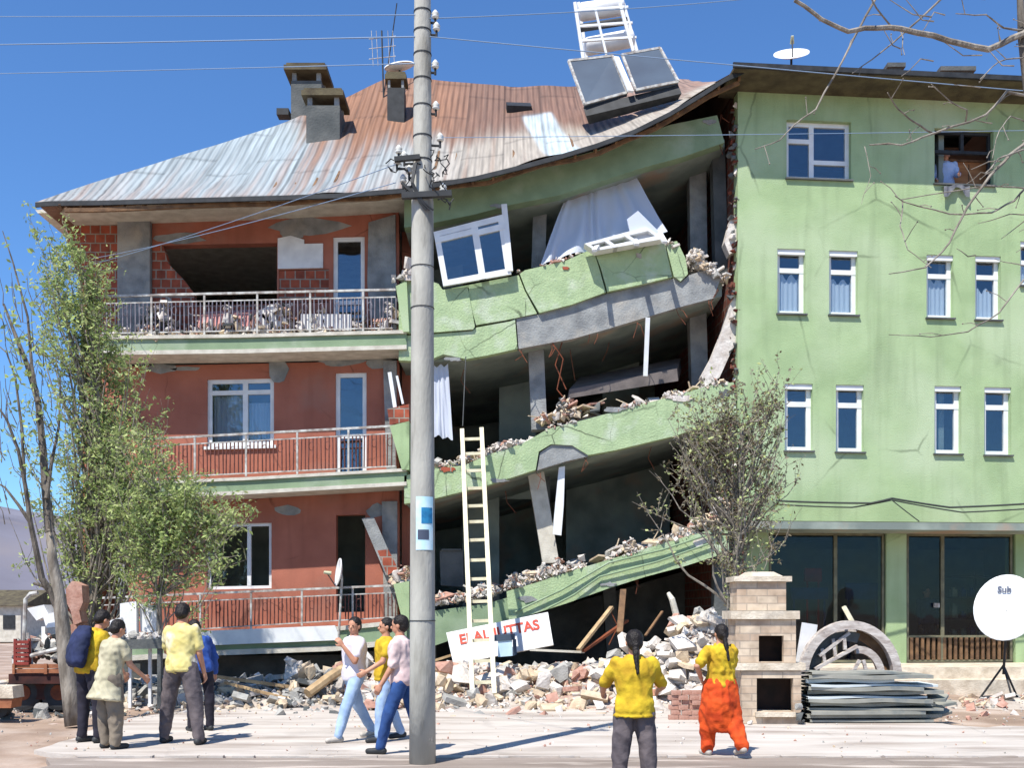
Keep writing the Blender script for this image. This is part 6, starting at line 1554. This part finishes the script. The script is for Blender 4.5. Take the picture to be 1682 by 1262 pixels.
    for k in 'LR':
        h, kn, an = [O + q for q in J[k]]; b = baggy
        tr_.capsule(W(h), W(kn), .056 * H + b, .043 * H + b * 1.2); tr_.capsule(W(kn), W(an + Vector((0, 0, .01))), .043 * H + b * 1.1, .033 * H + b * .5)
    if skirt: tr_.loft([(W(O + Vector((0, 0, z * H))), rx * H, ry * H) for z, rx, ry in ((-.34, .09, .085), (-.25, .125, .11), (-.12, .135, .12), (0, .115, .10), (.06, .10, .08))], X3, Y3, 18)
    remeshed(tr_, .013, [M[trousers]], 'trousers', t, 4, fold * .9, 7, seed=px + 3)
    # shoes
    for k in 'LR':
        an, fd = feet[k]; dn = (Vector((0, 0, -1)) - fd * Vector((0, 0, -1)).dot(fd)).normalized(); s_ = MB()
        s_.capsule(W(an + dn * .022 * H - fd * .02 * H), W(an + dn * .026 * H + fd * .088 * H), .0265 * H, .021 * H); s_.capsule(W(an), W(an + dn * .02 * H), .026 * H, .026 * H)
        remeshed(s_, .009, [M[shoes]], 'shoe', t, 2)
    hm = MB(); c0 = W(hc)
    if headcover:
        hm.ball(c0 + hz * .014 * H - hy * .006 * H, (.056 * H, .064 * H, .064 * H), R=HM); hm.ball(c0 - hz * .03 * H - hy * .02 * H, (.055 * H, .05 * H, .06 * H), R=HM); hm.capsule(c0 - hz * .05 * H - hy * .02 * H, W(sp(.25)) - Y3 * .02, .05 * H, .075 * H)
        remeshed(hm, .010, [M[headcover]], 'headscarf', t, 3, .006, 12)
    else:
        hm.ball(c0 + hz * .024 * H - hy * .010 * H, (.050 * H, .057 * H, .052 * H), R=HM); hm.ball(c0 + hz * .0 * H - hy * .026 * H, (.046 * H, .042 * H, .048 * H), R=HM)
        if hair in ('pony', 'braid'):
            a = c0 - hy * .052 * H - hz * .012 * H; hm.ball(a, .022 * H); L = .10 if hair == 'pony' else .13
            b = a - hz * L * .5 * H - hy * .018 * H; c = W(sp(.285 - L * .75)) - Y3 * (.075 * H + .035); hm.capsule(a, b, .017 * H, .018 * H); hm.capsule(b, c + X3 * .01, .018 * H, .008 * H)
        remeshed(hm, .009, [M['hair']], 'hair', t, 2, .004, 30)
    return t, W, sp, rt, fw, upv, X3, Y3, arms, H
def fab(n, a, b, **k): k.setdefault('scale', 5); return mat(n, a, b, bump=.5, bscale=22, **k)
M['ytee'] = mat('yellow_tshirt', (206, 176, 44), (172, 136, 34), scale=7, rough=.9, bump=.4, bscale=16); M['ygold'] = mat('golden_print', (206, 158, 40), (190, 140, 36), scale=9)
M['wtee'] = mat('white_tshirt', (220, 214, 220), (200, 194, 204), scale=4); M['pinkw'] = mat('pinkish_white_shirt', (218, 196, 192), (206, 180, 178), scale=4)
M['jlight'] = mat('light_jeans', (160, 182, 208), (134, 158, 190), scale=6, bump=.1); M['jdark'] = mat('blue_jeans', (50, 84, 140), (40, 66, 114), scale=6, bump=.1)
M['tgrey'] = mat('grey_trousers', (104, 95, 96), (76, 70, 74), scale=7, bump=.4, bscale=14); M['tkhaki'] = mat('khaki_trousers', (136, 124, 108), (112, 102, 90), scale=5); M['tblack'] = mat('dark_trousers', (44, 42, 54), (34, 32, 40), scale=5)
M['orange'] = mat('orange_shalwar', (214, 84, 30), (178, 58, 20), scale=7, bump=.4, bscale=14); M['cshirt'] = mat('cream_shirt', (216, 206, 176), (196, 184, 152), scale=5); M['ypale'] = mat('pale_yellow_shirt', (218, 206, 142), (200, 184, 110), scale=5, col3=(226, 218, 200), scale3=3)
M['navy'] = mat('navy_cloth', (42, 50, 84), (30, 38, 64), scale=7); M['blue'] = mat('blue_jacket', (50, 86, 160), (40, 66, 130), scale=6); M['scarf'] = mat('pale_scarf', (216, 212, 204), (196, 190, 182), scale=6); M['shoew'] = mat('pale_shoe', (196, 190, 180), (160, 152, 142), scale=8)
M['khs'] = mat('grey_green_vest', (196, 188, 160), (158, 152, 126), scale=5)
# nearest woman, seen from behind
pr = person(1042, 8.75, 1.50, 0, 'woman with a dark ponytail, yellow T-shirt and grey trousers, seen from behind nearest the camera', 'ytee', 'tgrey', hair='pony', hem=.035, armL=((25, 28), (70, -10)), armR=((25, 28), (75, -10)), legL=((0, 4), (0, 2)), legR=((0, 4), (0, 2)), sleeves=.75, baggy=.008, fold=.013)
# woman in orange
person(1184, 11.7, 1.53, 20, 'woman with a braid, yellow T-shirt and baggy orange trousers walking by the fireplace', 'ytee', 'orange', hair='braid', hem=-.01, armL=((-8, 45), (30, -38)), armR=((20, 12), (60, -10)), legL=((14, 2), (4, 0)), legR=((-10, 2), (-34, 0)), sleeves=.7, baggy=.035, skirt=True, fold=.02, shoes='shoew')
# walking man in white
person(582, 13.2, 1.66, 128, 'man in a white T-shirt and light jeans striding towards the camera, hand at his mouth', 'wtee', 'jlight', hair='short', armR=((-25, 42), (-5, 28)), armL=((25, 12), (150, -22)), legL=((26, 3), (18, 2)), legR=((-18, 4), (-32, 3)), sleeves=.6, shoes='shoew', headturn=30)
# man in yellow T-shirt
person(634, 13.05, 1.60, 112, 'man in a yellow T-shirt and pale blue jeans walking left beside the pole', 'ytee', 'jlight', hair='short', hem=.04, armR=((-15, 8), (0, 5)), armL=((22, 12), (60, 0)), legL=((14, 2), (4, 0)), legR=((-12, 2), (-22, 0)), sleeves=.6)
# man in blue jeans half behind the pole
person(662, 11.9, 1.66, 80, 'man in blue jeans and pinkish shirt half hidden by the pole', 'pinkw', 'jdark', hair='short', lean=(4, 0), armL=((10, 5), (30, 5)), armR=((-10, 8), (5, 5)), legL=((20, 2), (14, 0)), legR=((-14, 2), (-20, 0)), sleeves=.8)
# backpack person
bp_ = person(145, 12.9, 1.72, -38, 'person in dark trousers and yellow shirt with navy backpack, leaning forward by the trunk', 'ytee', 'tblack', hair='short', lean=(14, 0), nod=40, armL=((20, 10), (40, 5)), armR=((20, 12), (30, 5)), legL=((2, 3), (-4, 0)), legR=((8, 3), (0, 0)), sleeves=.8)
t_, W_, sp_, rt_, fw_, up_, X3_, Y3_ = bp_[:8]
bk = MB(); bk.loft([(W_(sp_(k)) - Y3_ * (.075 * 1.72 + d), a, b) for k, a, b, d in ((.0, .13, .06, .04), (.03, .17, .09, .06), (.12, .18, .10, .07), (.23, .17, .09, .06), (.30, .12, .05, .04))], X3_, Y3_, 16)
o = remeshed(bk, .014, [M['navy']], 'backpack', t_, 4, .012, 9); o.parent = None; o.matrix_parent_inverse = Matrix.Identity(4); tag(o, 'dark navy backpack worn by the person at the left trunk', 'backpack')
# cream shirt person
person(179, 12.3, 1.58, -38, 'dark haired person in a cream shirt and long khaki trousers, arm hanging', 'khs', 'tkhaki', hair='short', lean=(10, 0), hem=.16, armL=((-6, 16), (8, 14)), armR=((20, 8), (50, 0)), legL=((2, 1), (0, 0)), legR=((4, 1), (0, 0)), sleeves=.55, baggy=.02, nod=20, fold=.016)
# man in pale yellow shirt
person(298, 12.8, 1.80, -8, 'tall man in pale yellow shirt and grey trousers, legs apart, back to the camera', 'ypale', 'tgrey', hair='short', lean=(8, -3), nod=20, hem=.02, armL=((25, 18), (75, -5)), armR=((0, 10), (20, 5)), legL=((6, 12), (0, 6)), legR=((-4, 12), (-6, 8)), sleeves=.65, baggy=.012, fold=.014)
# person behind him
person(330, 14.2, 1.60, 40, 'person with a blue jacket and dark trousers mostly hidden behind the tall man', 'blue', 'tblack', hair='short', lean=(20, 0), nod=30, armL=((30, 10), (60, 0)), armR=((5, 25), (15, 10)), legL=((4, 3), (0, 0)), legR=((0, 3), (-4, 0)), sleeves=1.0, fold=.014)
# person in the open top window
wp = Rp(1553, 300, .42)
person(0, wp.y, 1.78, 165, 'person in a pale blue top leaning in the glassless top window beside the cabinet', 'bluew', 'tblack', z0=10.1, X=wp.x, lean=(3, 0), armL=((20, 10), (70, 0)), armR=((10, 14), (60, 0)), sleeves=1.0)
wp = Rp(1522, 1000, SD + .6)
person(0, wp.y, 1.78, 180, 'person in navy clothes standing behind the glass of the shop door', 'navy', 'tblack', z0=PZ, X=wp.x, armL=((5, 5), (20, 0)), armR=((5, 5), (20, 0)), sleeves=1.0)
